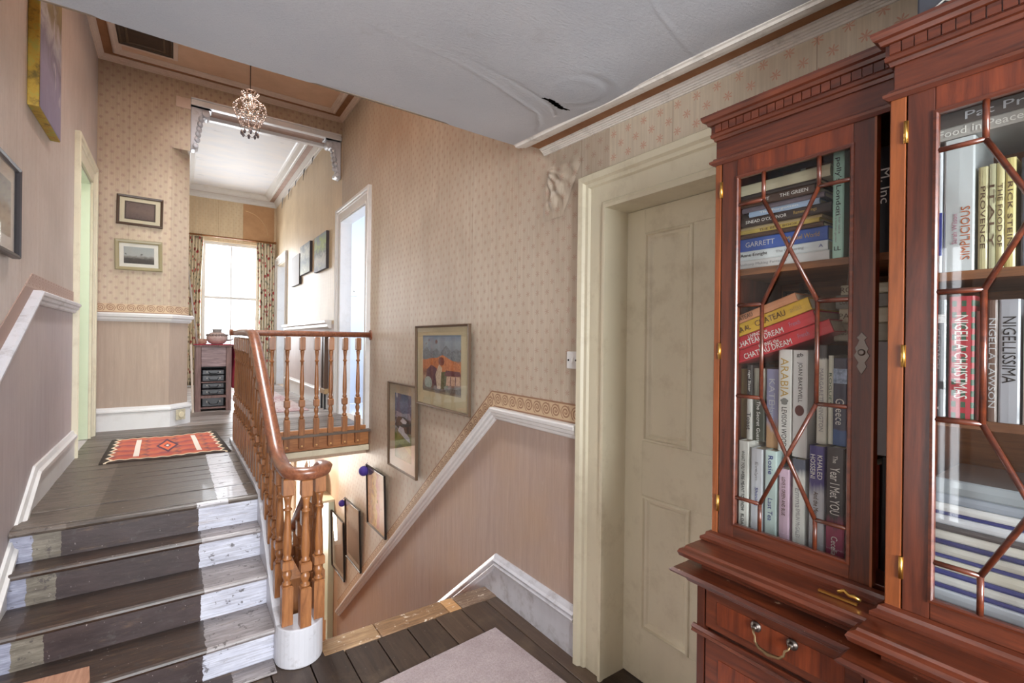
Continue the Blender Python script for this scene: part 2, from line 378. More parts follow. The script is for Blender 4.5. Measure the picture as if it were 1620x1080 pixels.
    def build(s, name, mat, parent=None, local=False, bevel=0, seg=2, recalc=True):
        off = Vector((0, 0, 0)) if (parent is None or local) else org(parent)
        me = bpy.data.meshes.new(name); me.from_pydata([tuple(p-off) for p in s.v], [], s.f)
        mats = mat if isinstance(mat, (list, tuple)) else [mat]
        for m_ in mats: me.materials.append(m_)
        for i, p in enumerate(me.polygons): p.material_index = s.mi[i]; p.use_smooth = s.smooth[i]
        if s.uv:
            ul = me.uv_layers.new(name='UVMap')
            for fi, uvs in s.uv.items():
                for li, uv in zip(me.polygons[fi].loop_indices, uvs): ul.data[li].uv = uv
        me.update()
        if recalc and not s.uv:
            bm = bmesh.new(); bm.from_mesh(me); bmesh.ops.recalc_face_normals(bm, faces=bm.faces); bm.to_mesh(me); bm.free()
        o = bpy.data.objects.new(name, me); C.objects.link(o)
        if parent is not None: o.parent = parent; ORG[o] = org(parent)
        if bevel:
            b = o.modifiers.new('bevel', 'BEVEL'); b.width = bevel; b.segments = seg; b.limit_method = 'ANGLE'; b.angle_limit = .7
            b.harden_normals = False
        return o
def tag(o, label=None, cat=None, group=None, kind=None):
    if label: o['label'] = label
    if cat: o['category'] = cat
    if group: o['group'] = group
    if kind: o['kind'] = kind
    return o
def thing(name, loc, label, cat, group=None):
    o = bpy.data.objects.new(name, None); C.objects.link(o); o.location = loc; ORG[o] = Vector(loc); o.empty_display_size = .1
    return tag(o, label, cat, group)
def struct(o): o['kind'] = 'structure'; return o
def like(o, loc, parent, name=None, scale=None, rot=None):
    c2 = o.copy(); C.objects.link(c2); c2.parent = parent; c2.location = loc; ORG[c2] = org(parent)
    if name: c2.name = name
    if scale: c2.scale = scale
    if rot: c2.rotation_euler = rot
    return c2
ROOM_PLAN = lambda a, b, w_: Vector((a, b, w_))
def interp(y, xs, ys):
    if y <= xs[0]: return ys[0]
    for i in range(len(xs)-1):
        if y <= xs[i+1]: return ys[i]+(ys[i+1]-ys[i])*(y-xs[i])/(xs[i+1]-xs[i])
    return ys[-1]
def XR(y): return interp(y, [2.5, 6.1, 10.9], [1.635, 1.67, 1.70])
XL = -.62; ZU = .635; YA = 6.05; YF = 10.9
DS = -.831
def dado_z(y): return 1.105 + (DS*(y-2.48) if y > 2.48 else 0)
FR = lambda a, b, w_: Vector((XR(a)-w_, a, b))          # on the right wall, w out from it
FL = lambda a, b, w_: Vector((XL+w_, a, b))             # on the left wall
FA = lambda a, b, w_: Vector((a, YA-w_, b))             # on the arch wall

# ------------------------------------------------------------------ shell: right wall
mb = MB()
def rw(pts, mi): mb.prism(pts, FR, 0, -.12, mi)
def rect(a0, a1, b0, b1): return [(a0, b0), (a1, b0), (a1, b1), (a0, b1)]
rw(rect(-2.3, .70, 1.10, 5.3), 1); rw(rect(-2.3, .70, -.3, 1.10), 2)
rw(rect(.70, 1.555, 2.18, 5.3), 1)
rw(rect(1.555, 2.48, 1.10, 5.3), 0)
rw(rect(1.555, 2.48, -.3, 1.10), 2); rw(rect(2.0, 2.48, -3, -.3), 2)
rw([(2.48, 1.10), (5.06, dado_z(5.06)), (5.06, 5.3), (2.48, 5.3)], 0)
rw([(2.48, -3), (5.06, -3), (5.06, dado_z(5.06)), (2.48, 1.10)], 2)
rw([(5.06, dado_z(5.06)), (6.03, dado_z(6.03)), (6.03, .635), (5.06, .635)], 0)
rw([(5.06, -3), (6.03, -3), (6.03, dado_z(6.03)), (5.06, dado_z(5.06))], 2)
rw(rect(5.06, 6.03, 3.0, 5.3), 0)
rw(rect(6.03, 9.75, 1.745, 5.3), 4); rw(rect(6.03, 9.75, .635, 1.745), 3); rw(rect(6.03, 9.75, -3, .635), 5)
rw(rect(9.75, 10.62, 3.0, 5.3), 4); rw(rect(9.75, 10.62, -3, .635), 5)
rw(rect(10.62, 11.0, .635, 5.3), 4)
wall_right = struct(mb.build('wall_right', [M['paper_y'], M['paper_near'], M['dado_r'], M['dado_c'], M['paper_y2'], M['plaster']]))

# left wall of the stairs, with the doorway near its end
mb = MB()
def lw(pts, mi): mb.prism(pts, FL, 0, -.12, mi)
lw(rect(2.03, 2.60, .20, 5.3), 0)
def ld(y): return 1.755 - (.53*(3.57-y) if y < 3.57 else 0)
lw([(2.60, ld(2.6)), (3.57, 1.755), (4.98, 1.755), (4.98, 5.3), (2.60, 5.3)], 0)
lw([(2.60, -.1), (4.98, -.1), (4.98, 1.755), (3.57, 1.755), (2.60, ld(2.6))], 1)
lw(rect(2.03, 2.60, -.1, .20), 1)
lw(rect(4.98, 5.66, 2.92, 5.3), 0); lw(rect(5.66, 6.3, .635, 5.3), 0)
lw(rect(4.98, 6.3, -.1, .63), 1)
struct(mb.build('wall_left', [M['paper_left'], M['dado_l']]))

# half-landing room: left, back walls with their windows, bulkhead
mb = MB()
mb.box(-1.72, -1.6, -2.3, .78, 0, 2.7); mb.box(-1.72, -1.6, 1.02, 2.1, 0, 2.7); mb.box(-1.72, -1.6, .78, 1.02, 0, .35); mb.box(-1.72, -1.6, .78, 1.02, 2.25, 2.7)
mb.box(-1.6, -.74, 2.03, 2.13, 0, 2.7)
struct(mb.build('wall_side', M['paper_left']))
mb = MB()
mb.box(-1.72, -.8, -2.32, -2.2, 0, 2.7); mb.box(1.2, 1.635, -2.32, -2.2, 0, 2.7); mb.box(-.8, 1.2, -2.32, -2.2, 0, .7); mb.box(-.8, 1.2, -2.32, -2.2, 2.3, 2.7)
struct(mb.build('wall_back', M['paper_x']))
def sash(name, p0, p1, z0, z1, d):
    """sash window frame between plan points, d = thickness"""
    mb = MB(); a = Vector(p0); b = Vector(p1); t = (b-a).normalized(); nn = Vector((-t.y, t.x))
    def bar(s0, s1, q0, q1, dd=.025):
        vs = []
        for s_ in (s0, s1):
            for n_ in (-dd, dd):
                for q in (q0, q1):
                    p = a+t*s_+nn*n_; vs.append((p.x, p.y, q))
        mb.add(vs, [(0, 1, 3, 2), (4, 6, 7, 5), (0, 4, 5, 1), (2, 3, 7, 6), (0, 2, 6, 4), (1, 5, 7, 3)])
    L = (b-a).length; zm = (z0+z1)/2
    bar(0, .06, z0, z1); bar(L-.06, L, z0, z1); bar(.06, L-.06, z0, z0+.08); bar(.06, L-.06, z1-.06, z1); bar(.06, L-.06, zm-.025, zm+.025, .035); bar(L/2-.012, L/2+.012, z0+.08, z1-.06, .015)
    o = struct(mb.build(name, M['white'], bevel=.004))
    for (s0, s1, q0, q1) in ((.06, L/2-.012, z0+.08, zm-.025), (L/2+.012, L-.06, z0+.08, zm-.025), (.06, L/2-.012, zm+.025, z1-.06), (L/2+.012, L-.06, zm+.025, z1-.06)):
        m2 = MB(); vs = []
        for s_ in (s0, s1):
            for n_ in (-.003, .003):
                for q in (q0, q1): p = a+t*s_+nn*n_; vs.append((p.x, p.y, q))
        m2.add(vs, [(0, 1, 3, 2), (4, 6, 7, 5), (0, 4, 5, 1), (2, 3, 7, 6), (0, 2, 6, 4), (1, 5, 7, 3)]); m2.build('pane', M['win_glass'], o)
    return o
sash('window_2', (-1.66, .78), (-1.66, 1.02), .35, 2.25, .05)
sash('window_3', (-.8, -2.26), (1.2, -2.26), .7, 2.3, .05)
mb = MB(); mb.box(-.74, 1.64, 1.93, 2.03, 2.60, 5.3); struct(mb.build('wall_bulkhead', M['paper_x']))

# arch wall: splayed pier at the left, lintel across
mb = MB()
YB = 6.40
mb.prism([(-.74, YA), (-.04, YA), (.12, YA+.18), (.12, YB), (-.74, YB)], ROOM_PLAN, ZU-.1, 1.74, 1)
mb.prism([(-.74, YA), (-.04, YA), (.12, YA+.18), (.12, YB), (-.74, YB)], ROOM_PLAN, 1.74, 3.50, 0)
mb.box(-.74, .12, YA, YB, 3.50, 5.3, 0)
mb.box(.12, 1.67, YA, YB, 4.03, 5.3, 0)
struct(mb.build('wall_arch', [M['paper_x'], M['dado_x']]))
# corridor beyond
mb = MB()
mb.box(-.12, .0, YB, YF, ZU, 5.0, 0)
struct(mb.build('wall_corridor_left', [M['paper_y2']]))
mb = MB()
WX0, WX1, WZ0, WZ1 = .42, 1.40, 1.25, 3.42
mb.box(-.12, WX0, YF, YF+.15, ZU, 4.6, 0); mb.box(WX1, 1.82, YF, YF+.15, ZU, 4.6, 0); mb.box(WX0, WX1, YF, YF+.15, ZU, WZ0, 0); mb.box(WX0, WX1, YF, YF+.15, WZ1, 4.6, 0)
struct(mb.build('wall_far', [M['paper_x2']]))
sash('window_1', (WX0, YF+.08), (WX1, YF+.08), WZ0, WZ1, .05)
mb = MB(); mb.box(1.10, 1.66, YF-.012, YF-.002, 3.48, 4.22); 
o = mb.build('trim_2', plain('old_brown_paper', (190, 148, 108), .7, var=.05, vs=3)); struct(o)
mb = MB(); mb.tube([(1.12+.42*math.sin(a)*1.0, YF-.016, 3.62+.46*math.cos(a)) for a in [i*PI/2/14 for i in range(15)]], .012, 6)
m2 = mb.build('arched_bead', plain('pale_bead', (210, 172, 132), .7), o)

# ------------------------------------------------------------------ upper ceiling and cornices
def ring(name, pts, z, mats, profs, closed=True, fn=ROOM_PLAN):
    mb = MB()
    for prof, mi in profs: mb.mould(pts, prof, fn, closed=closed, mi=mi)
    return struct(mb.build(name, mats, recalc=True))
zc = 4.22
CCW = [(XL, 2.03), (XR(2.03), 2.03), (XR(6.05), YA), (XL, YA)]
low = [(0, zc-.008), (.010, zc-.008), (.013, zc+.002), (.022, zc+.005), (.026, zc+.014), (.036, zc+.018), (.042, zc+.03), (.048, zc+.033), (.048, zc+.045), (0, zc+.045)]
band = [(0, zc+.040), (.125, zc+.040), (.125, zc+.06), (0, zc+.06)]
inner = [(.118, zc+.03), (.13, zc+.022), (.142, zc+.024), (.15, zc+.034), (.165, zc+.036), (.172, zc+.044), (.19, zc+.047), (.19, zc+.07), (.118, zc+.07)]
ring('trim_cornice_upper', CCW, zc, [M['cornice_pink'], M['brown_band']], [(low, 0), (band, 1), (inner, 0)])
mb = MB()
cove = [(.18, zc+.05), (.70, zc+.05)]
for i in range(1, 9):
    a = PI/2*i/8; cove.append((.70+.12*math.sin(a), zc+.05+.16*(1-math.cos(a))))
mb.mould(CCW, cove+[(.82, zc+.72), (.86, zc+.72), (.86, zc+.80), (.18, zc+.80)], ROOM_PLAN, closed=True)
co_ = struct(mb.build('ceiling_landing', M['pink_cove'], recalc=True))
for p in co_.data.polygons: p.use_smooth = True
co_.data.set_sharp_from_angle(angle=.6)
ix0, ix1, iy0, iy1 = XL+.82, 1.64-.82, 2.03+.82, YA-.82
sk = struct(MB().box(ix0-.05, ix0, iy0-.05, iy1+.05, 4.94, 5.55).box(ix1, ix1+.05, iy0-.05, iy1+.05, 4.94, 5.55).box(ix0, ix1, iy0-.05, iy0, 4.94, 5.55).box(ix0, ix1, iy1, iy1+.05, 4.94, 5.55).build('window_4', M['white']))
for i in range(3): MB().box(ix0, ix1, iy0+.55+i*.6, iy0+.59+i*.6, 5.50, 5.55).build('glazing_bar', M['white'], sk)
MB().box(ix0, ix1, iy0, iy1, 5.52, 5.526).build('pane', M['win_glass'], sk)
# dark wooden loft hatch in the flat of the ceiling
hp = thing('ceiling_hatch', (-.24, 5.5, zc+.05), 'dark brown panelled wooden loft hatch in the ceiling at top left', 'hatch')
dkw = wood('dark_hatch_wood', (40, 28, 18), (72, 52, 34), 'x', .5, .1)
zh = zc+.05; hx0, hx1, hy0, hy1 = -.445, -.035, 5.15, 5.73
mb = MB(); mb.mould([(hx0, hy0), (hx1, hy0), (hx1, hy1), (hx0, hy1)], [(0, -.001), (0, -.010), (.012, -.016), (.02, -.012), (.03, -.005), (.03, -.001)], lambda a, b, w_: Vector((a, b, zh+w_)), closed=True); mb.build('frame', dkw, hp)
MB().box(hx0+.03, hx1-.03, hy0+.03, hy1-.03, zh-.006, zh-.001).build('panel', dkw, hp)
mb = MB(); mb.mould([(hx0+.06, hy0+.06), (hx1-.06, hy0+.06), (hx1-.06, hy1-.06), (hx0+.06, hy1-.06)], [(0, -.006), (.004, -.012), (.014, -.013), (.018, -.006)], lambda a, b, w_: Vector((a, b, zh+w_)), closed=True); mb.build('panel_moulding', wood('hatch_bead', (70, 52, 36), (104, 80, 56), 'x', .4, .2), hp)
mb = MB(); mb.mould([(hx0-.04, hy0-.04), (hx1+.04, hy0-.04), (hx1+.04, hy1+.04), (hx0-.04, hy1+.04)], [(0, -.001), (.004, -.008), (.036, -.012), (.04, -.001)], lambda a, b, w_: Vector((a, b, zh+w_)), closed=True); mb.build('hatch_architrave', M['cornice_pink'], hp)

# corridor ceiling and cornice
CC = [(0, YB), (XR(YB), YB), (XR(YF), YF), (0, YF)]
lw0 = [(0, zc-.02), (.012, zc-.02), (.016, zc), (.026, zc+.01), (.03, zc+.03), (.045, zc+.05), (.06, zc+.07), (.062, zc+.085), (0, zc+.085)]
bd0 = [(0, zc+.080), (.15, zc+.080), (.15, zc+.11), (0, zc+.11)]
in0 = [(.145, zc+.065), (.155, zc+.06), (.165, zc+.072), (.18, zc+.076), (.20, zc+.10), (.22, zc+.125), (.24, zc+.14), (.26, zc+.145), (.26, zc+.17), (.145, zc+.17)]
low2 = [(a, b+.03) for a, b in lw0]; band2 = [(a, b+.03) for a, b in bd0]; inner2 = [(a, b+.03) for a, b in in0]
ring('trim_cornice_corridor', CC, zc, [M['white'], M['mauve_band']], [(low2, 0), (band2, 1), (inner2, 0)])
mb = MB(); mb.box(.0, 1.80, YB, YF+.1, zc+.18, zc+.24); struct(mb.build('ceiling_corridor', M['ceil_far']))
# lintel mouldings and coffered soffit
mb = MB()
mb.box(.12, 1.655, YA-.02, YA+.05, 3.985, 4.045); mb.box(.12, 1.655, YA-.035, YA, 4.045, 4.06)
mb.box(.12, 1.655, YB-.05, YB+.02, 3.985, 4.045)
mb.box(.12, .24, YA+.05, YB-.05, 3.985, 4.03); mb.box(1.53, 1.655, YA+.05, YB-.05, 3.985, 4.03)
o = struct(mb.build('trim_lintel', M['white'], bevel=.006))
MB().box(.24, 1.53, YA+.05, YB-.05, 4.022, 4.03).build('soffit_panel', M['mauve_band'], o)
# carved brackets
def corbel(x0, sgn, label):
    t = thing('carved_bracket', (x0, YA+.1, 3.54), label, 'bracket')
    pr = [(0, 3.985), (.155, 3.985), (.170, 3.965), (.168, 3.93), (.145, 3.90), (.110, 3.885), (.085, 3.86), (.070, 3.82), (.064, 3.77), (.066, 3.72), (.058, 3.68), (.045, 3.65), (.050, 3.61), (.070, 3.585), (.066, 3.555), (.04, 3.535), (0, 3.53)]
    mb = MB(); mb.prism(pr, lambda p, q, t_: Vector((x0+sgn*p, t_, q)), YA+.03, YA+.15); mb.build('bracket_body', M['white2'], t, bevel=.008)
    mb = MB(); mb.lathe([(YA+.005, .03), (YA+.01, .038), (YA+.17, .038), (YA+.175, .03)], (x0+sgn*.135, 0, 3.93), 14, 'y'); mb.build('upper_scroll', M['white2'], t)
    mb = MB(); mb.lathe([(YA+.005, .018), (YA+.01, .026), (YA+.17, .026), (YA+.175, .018)], (x0+sgn*.045, 0, 3.575), 12, 'y'); mb.build('lower_scroll', M['white2'], t)
    for i in range(5):
        mb = MB(); z = 3.87-i*.055; xx = x0+sgn*(.085-.008*i)
        mb.sphere((xx, YA+.03, z), .022, 7, 1.3); mb.sphere((xx+sgn*.012, YA+.09, z+.01), .024, 7, 1.3); mb.build('acanthus_leaf', M['white2'], t)
    MB().box(min(x0, x0+sgn*.19), max(x0, x0+sgn*.19), YA-.01, YA+.18, 3.985, 4.03).build('abacus', M['white2'], t, bevel=.006)
    return t
corbel(.12, 1, 'white carved scroll bracket at the left end of the archway lintel')
corbel(1.665, -1, 'white carved scroll bracket at the right end of the archway lintel')
mb = MB(); mb.box(-.01, .12, YA-.012, YA, 3.93, 4.04); struct(mb.build('trim_block', M['cornice_pink'], bevel=.004))
# paper pennants under the corridor cornice
for i, (y, z, l) in enumerate(((7.5, 4.24, .12), (8.1, 4.23, .18), (8.75, 4.23, .12), (9.35, 4.23, .19), (10.0, 4.23, .2))):
    x = XR(y); mb = MB(); mb.add([(x-.03, y-.05, z), (x-.03, y+.05, z), (x-.045, y, z-l), (x-.026, y-.05, z), (x-.026, y+.05, z), (x-.041, y, z-l)], [(0, 1, 2), (5, 4, 3), (0, 3, 4, 1), (1, 4, 5, 2), (2, 5, 3, 0)])
    pos = ['nearest the archway', 'second from the archway', 'in the middle of the five', 'second from the far corner', 'nearest the far corner'][i]
    tag(mb.build('pennant', plain('dark_pennant' if i % 2 else 'grey_pennant', (60, 62, 66) if i % 2 else (120, 120, 122), .8)), 'small dark pennant hanging under the corridor cornice, '+pos, 'pennant', 'pennants under the corridor cornice')

# ------------------------------------------------------------------ near ceiling (sagging lining paper)
SL = .047
def cz(y): return 2.57 - SL*(2.03-y)
def seg_d(p, a, b):
    a = Vector(a); b = Vector(b); d = b-a; t = max(0, min(1, (p-a).dot(d)/d.dot(d))); return (p-(a+d*t)).length, t
RIDGE = [(.44, 1.495), (.80, 1.515), (1.0, 1.56), (1.14, 1.60), (1.28, 1.645), (1.37, 1.74), (1.40, 1.80)]
RIDGE2 = [(.44, 1.475), (.80, 1.47), (1.0, 1.49), (1.14, 1.51), (1.28, 1.55), (1.36, 1.62)]
SEAM = [(1.12, .90), (1.44, .98)]
def ceil_h(x, y):
    p = Vector((x, y)); h = 0
    for R0, wd, am in ((RIDGE, .009, .005), (RIDGE2, .007, -.003)):
        best = 9; tt = 0
        for i in range(len(R0)-1):
            d, t = seg_d(p, R0[i], R0[i+1])
            if d < best: best = d; tt = (i+t)/(len(R0)-1)
        h += am*(.08+.92*tt**1.5)*math.exp(-(best/wd)**2)
    d = (p-Vector((1.27, 1.38))).length; h += .018*math.exp(-(d/.26)**2)
    d = (p-Vector((1.27, 1.40))).length; h += .0016*math.sin(d*85)*math.exp(-((d-.13)/.05)**2)*max(0, min(1, (p.x-1.10)/.2))*max(0, min(1, (1.52-p.y)/.06))
    d, t = seg_d(p, *SEAM); h += .0010*math.exp(-(d/.006)**2)
    h += .004*math.sin(x*5+1)*math.sin(y*4)
    return h
TEAR = [(1.285, 1.760), (1.318, 1.742)]
mb = MB(); nx, ny = 260, 300; vs = []; fs = []
xs = [-1.6+(1.6+.3)*i/30 for i in range(30)] + [.3+(1.437-.3)*i/(nx-30) for i in range(nx-30+1)]
ys = [-2.2+(2.2+.2)*i/30 for i in range(30)] + [.2+(2.03-.2)*i/(ny-30) for i in range(ny-30+1)]
for y in ys:
    for x in xs: vs.append((x, y, cz(y)-ceil_h(x, y)))
W_ = len(xs)
hole = []
for j in range(len(ys)-1):
    for i in range(len(xs)-1):
        cx, cyy = (xs[i]+xs[i+1])/2, (ys[j]+ys[j+1])/2
        u = cx-1.285; v_ = cyy-1.525-.012*math.sin(u*30)
        if abs(u) < .082 and abs(v_) < .013*(1-(u/.082)**2)+.001: continue
        fs.append((j*W_+i, j*W_+i+1, (j+1)*W_+i+1, (j+1)*W_+i))
mb.add(vs, fs, 0, True)
cn = struct(mb.build('ceiling', M['ceil_near']))
mb = MB(); mb.prism([(-2.2, cz(-2.2)+.03), (2.03, cz(2.03)+.03), (2.03, cz(2.03)+.13), (-2.2, cz(-2.2)+.13)], lambda p, q, t_: Vector((t_, p, q)), -1.6, 1.43)
mb.build('laths', plain('dark_laths', (40, 28, 22), .9), cn)
mb = MB(); mb.box(-1.6, 1.437, 2.02, 2.03, cz(2.03), cz(2.03)+.03); mb.build('ceiling_edge', plain('edge_grime', (120, 104, 88), .8), cn)

# near cornice
def FC(a, b, w_): return Vector((1.635-b, a, 2.57+w_-(.031+.016*b/.2)*(2.03-a)))
mb = MB()
P1 = [(0, -.014), (.008, -.014), (.009, -.008), (.015, -.007), (.016, -.001), (.022, 0), (.023, .006), (.031, .007), (.032, .013), (.040, .014), (.040, .020), (0, .020)]
P2 = [(.115, .020), (.117, .006), (.130, .004), (.132, -.002), (.150, -.003), (.152, -.008), (.172, -.009), (.174, -.014), (.196, -.014), (.200, -.006), (.208, -.004), (.208, .02)]
for P, mi in ((P1, 0), (P2, 0), ([(.0, .017), (.13, .017), (.13, .03), (0, .03)], 1)):
    vs = [FC(y, a, b) for y in (-2.2, 2.03) for a, b in P]; n = len(P)
    mb.add(vs, [tuple(range(n-1, -1, -1)), tuple(range(n, 2*n))]+[(i, (i+1) % n, n+(i+1) % n, n+i) for i in range(n)], mi)
struct(mb.build('trim_cornice_near', [M['cornice_near'], M['brown_band']]))

# crumpled, peeling paper beside the door head
mb = MB(); n = 44; vs = []; fs = []
for j in range(n+1):
    for i in range(n+1):
        a = i/n; b = j/n
        y = 2.035-.32*a*(.5+.5*b)-.0; z = 2.20+.29*b
        ex = min(1, 4*min(a, 1-a))*min(1, 4*min(b, 1-b)); ex = max(0, ex)
        ang = math.atan2(z-2.47, 2.02-y); d = math.hypot(z-2.47, 2.02-y)
        h = ex*(.008+.009*math.sin(ang*17+d*14)+.008*math.sin(d*60+ang*3))
        vs.append((XR(y)-.0025-max(0, h), y, z))
for j in range(n):
    for i in range(n): fs.append((j*(n+1)+i, j*(n+1)+i+1, (j+1)*(n+1)+i+1, (j+1)*(n+1)+i))
mb.add(vs, fs, 0, True)
o = mb.build('crumpled_wallpaper', M['paper_y'], wall_right)

# ------------------------------------------------------------------ floors
fl = bpy.data.objects.new('floor', None); C.objects.link(fl); fl['kind'] = 'structure'; ORG[fl] = Vector((0, 0, 0))
mb = MB(); mb.box(-1.6, 1.63, -2.2, 2.40, -.16, -.024); mb.box(.64, 1.63, 2.40, 2.53, -.16, -.024); mb.box(-1.6, .64, 2.40, 2.56, -.16, -.026); mb.build('subfloor', M['black'], fl)
x = -1.6; i = 0
while x < 1.62:
    wd = .165; x1 = min(x+wd, 1.632)
    MB().box(x+.0025, x1-.0025, -2.2, 2.425 if x > .6 else 2.55, -.024, random.uniform(-.002, .001)).build('floor_board', M['boards_low'], fl, bevel=.003)
    x += wd
MB().box(-.615, .405, 2.43, 2.543, .0005, .010).build('painted_strip', M['tread'], fl, bevel=.002)
# nosing board pieces
for (a, b) in ((.615, .90), (.903, 1.30), (1.303, 1.38), (1.383, 1.632)):
    MB().box(a, b, 2.428, 2.565, -.024, .002).build('nosing_board', M['edge_board'], fl, bevel=.006)
fu = bpy.data.objects.new('floor_upper', None); C.objects.link(fu); fu['kind'] = 'structure'; ORG[fu] = Vector((0, 0, 0))
SX = .41
mb = MB(); mb.box(XL, .44, 3.24, 4.93, ZU-.2, ZU-.024); mb.box(XL, XR(5), 4.93, 6.3, ZU-.2, ZU-.024); mb.box(0, 1.69, 6.3, YF, ZU-.2, ZU-.024); mb.build('joists', M['black'], fu)
y = 3.175; bw = .128
while y < YF-.01:
    y1 = min(y+bw, YF); z1 = ZU+random.uniform(-.002, .002)
    xa = XL if y < 6.3 else 0.0; xb = (SX if y1 < 4.95 else XR(y)-.002)
    MB().box(xa, xb, y+.0032, y1-.0032, ZU-.024, z1).build('floor_board', M['landing'] if y < 4.4 else M['landing2'] if y < 5.9 else M['corr_boards'], fu, bevel=.003)
    y = y1

# ------------------------------------------------------------------ flight up
st = thing('stairs', (-.1, 2.52, 0), 'short painted wooden flight of steps up to the landing, dark middle and white edge', 'stairs')
NY = [2.52, 2.77, 3.02, 3.19]; NZ = [.16, .32, .48, .635]
for i in range(4):
    yb = NY[i+1]+.03 if i < 3 else 3.175
    if i < 3:
        mb = MB(); mb.prism([(NY[i]+.012, NZ[i]-.03), (yb, NZ[i]-.03), (yb, NZ[i]), (NY[i]+.012, NZ[i]), (NY[i]+.003, NZ[i]-.006), (NY[i], NZ[i]-.015), (NY[i]+.003, NZ[i]-.024)], lambda p, q, t_: Vector((t_, p, q)), XL+.004, SX)
        mb.build('tread', M['tread'], st, bevel=.002)
    else:
        mb = MB(); mb.prism([(3.155, ZU-.03), (3.172, ZU-.03), (3.172, ZU), (3.155, ZU), (3.146, ZU-.006), (3.142, ZU-.015), (3.146, ZU-.024)], lambda p, q, t_: Vector((t_, p, q)), XL+.004, SX)
        mb.build('landing_nosing', M['landing'], st)
    z0 = 0 if i == 0 else NZ[i-1]
    yr = NY[i]+.025 if i < 3 else 3.162
    MB().box(XL+.004, SX, yr, yr+.02, z0, NZ[i]-.03).build('riser', M['riser'], st)
# closed string at the well side, carrying the balusters, running on as the landing curb
def strz(y): return interp(y, [2.50, 2.62, 3.10, 3.30, 4.95], [.185, .215, .60, .66, .665])
ys_ = [2.50, 2.56, 2.62, 2.8, 3.0, 3.1, 3.16, 3.22, 3.3, 3.6, 4.3, 4.93]
mb = MB(); top = [(y, strz(y)) for y in ys_]; bot = [(y, max(-.1, strz(y)-.30)) for y in reversed(ys_)]
mb.prism(top+bot, lambda p, q, t_: Vector((t_, p, q)), SX, SX+.075)
mb.build('string', M['white2'], st, bevel=.004)
mb = MB()
pts = [(SX, 2.56)]+[(.515-.108*math.cos(a), 2.515-.115*math.sin(a)) for a in [PI*i/16 for i in range(17)]]+[(.62, 2.56)]
mb.prism(pts, ROOM_PLAN, -.0, .185, 0); o = mb.build('drum_end', M['white2'], st, bevel=.006, seg=3)

# side skirting on the left wall
sp_ = [(0, 0), (.022, 0), (.022, .13), (.018, .14), (.018, .15), (.03, .158), (.03, .175), (.02, .19), (.012, .196), (0, .20)]
mb = MB(); D = .235
topl = [(2.45, .19), (3.62, .84), (4.82, .845)]
mb.mould(topl, [(-.30, 0), (-.30, .02), (-.06, .02), (-.055, .034), (-.035, .034), (-.025, .02), (-.012, .016), (0, .012), (0, 0)], FL)
struct(mb.build('baseboard_left', M['white']))
# left dado rail and border
DP = [(-.035, 0), (-.035, .012), (-.028, .02), (-.015, .022), (-.008, .034), (.008, .036), (.014, .046), (.03, .048), (.038, .04), (.038, 0)]
pth = [(2.3, 1.755-.53*1.27), (3.57, 1.755), (4.82, 1.755)]
mb = MB(); mb.mould(pth, DP, FL); struct(mb.build('trim_dado_left', M['white2']))
mb = MB(); mb.mould(pth, [(.038, 0), (.038, .004), (.125, .004), (.125, 0)], FL); struct(mb.build('trim_border_left', border_mat('border_left', 1, (176, 152, 140), (150, 122, 110), z0=1.793)))
# arch wall skirting / dado / border (wraps the splay)
AP = [(-.618, YA), (-.04, YA), (.122, YA+.182), (.122, YA+.30)]
def planfn(z0): return lambda a, b, w_: Vector((a, b, z0+w_))
mb = MB(); mb.mould(AP, [(-a, b) for a, b in [(0, 0), (.028, 0), (.028, .15), (.022, .16), (.022, .165), (.04, .175), (.04, .19), (.03, .205), (.014, .212), (0, .222)]], planfn(ZU)); struct(mb.build('baseboard_arch', M['white']))
mb = MB(); mb.mould(AP, [(-a, b) for a, b in [(0, 0), (.012, 0), (.022, .012), (.03, .02), (.034, .04), (.05, .048), (.054, .07), (.04, .085), (0, .085)]], planfn(1.70)); struct(mb.build('trim_dado_arch', M['white']))
mb = MB(); mb.mould(AP, [(-a, b) for a, b in [(0, 0), (.004, 0), (.004, .088), (0, .088)]], planfn(1.785)); struct(mb.build('trim_border_arch', border_mat('border_arch', 0, z0=1.785, a0=0)))

# left doorway: casing, jambs, pale room
def casing(name, fn, a0, a1, z0, z1, wd, mat, th=.028):
    prof = [(0, 0), (0, th*.6), (wd*.10, th*.7), (wd*.14, th*.45), (wd*.62, th*.5), (wd*.66, th*.8), (wd*.76, th*.85), (wd*.80, th*1.25), (wd*.96, th*1.35), (wd, th*1.1), (wd, 0)]
    mb = MB(); mb.mould([(a0, z0), (a0, z1), (a1, z1), (a1, z0)], prof, fn)
    return struct(mb.build(name, mat))
casing('trim_casing_left', FL, 4.98, 5.66, ZU, 2.92, .17, M['cream'])
mb = MB(); mb.box(XL-.14, XL-.001, 4.982, 4.995, ZU, 2.915); mb.box(XL-.14, XL-.001, 5.645, 5.658, ZU, 2.915); mb.box(XL-.14, XL-.001, 4.995, 5.645, 2.90, 2.915); struct(mb.build('trim_jamb_left', M['green']))
mb = MB(); mb.box(-1.9, -.76, 4.4, 4.45, ZU, 3.4); mb.box(-1.9, -.76, 6.25, 6.3, ZU, 3.4); mb.box(-1.95, -1.9, 4.4, 6.3, ZU, 3.4); mb.box(-1.9, -.76, 4.45, 6.25, ZU-.05, ZU)
struct(mb.build('wall_left_room', M['green']))

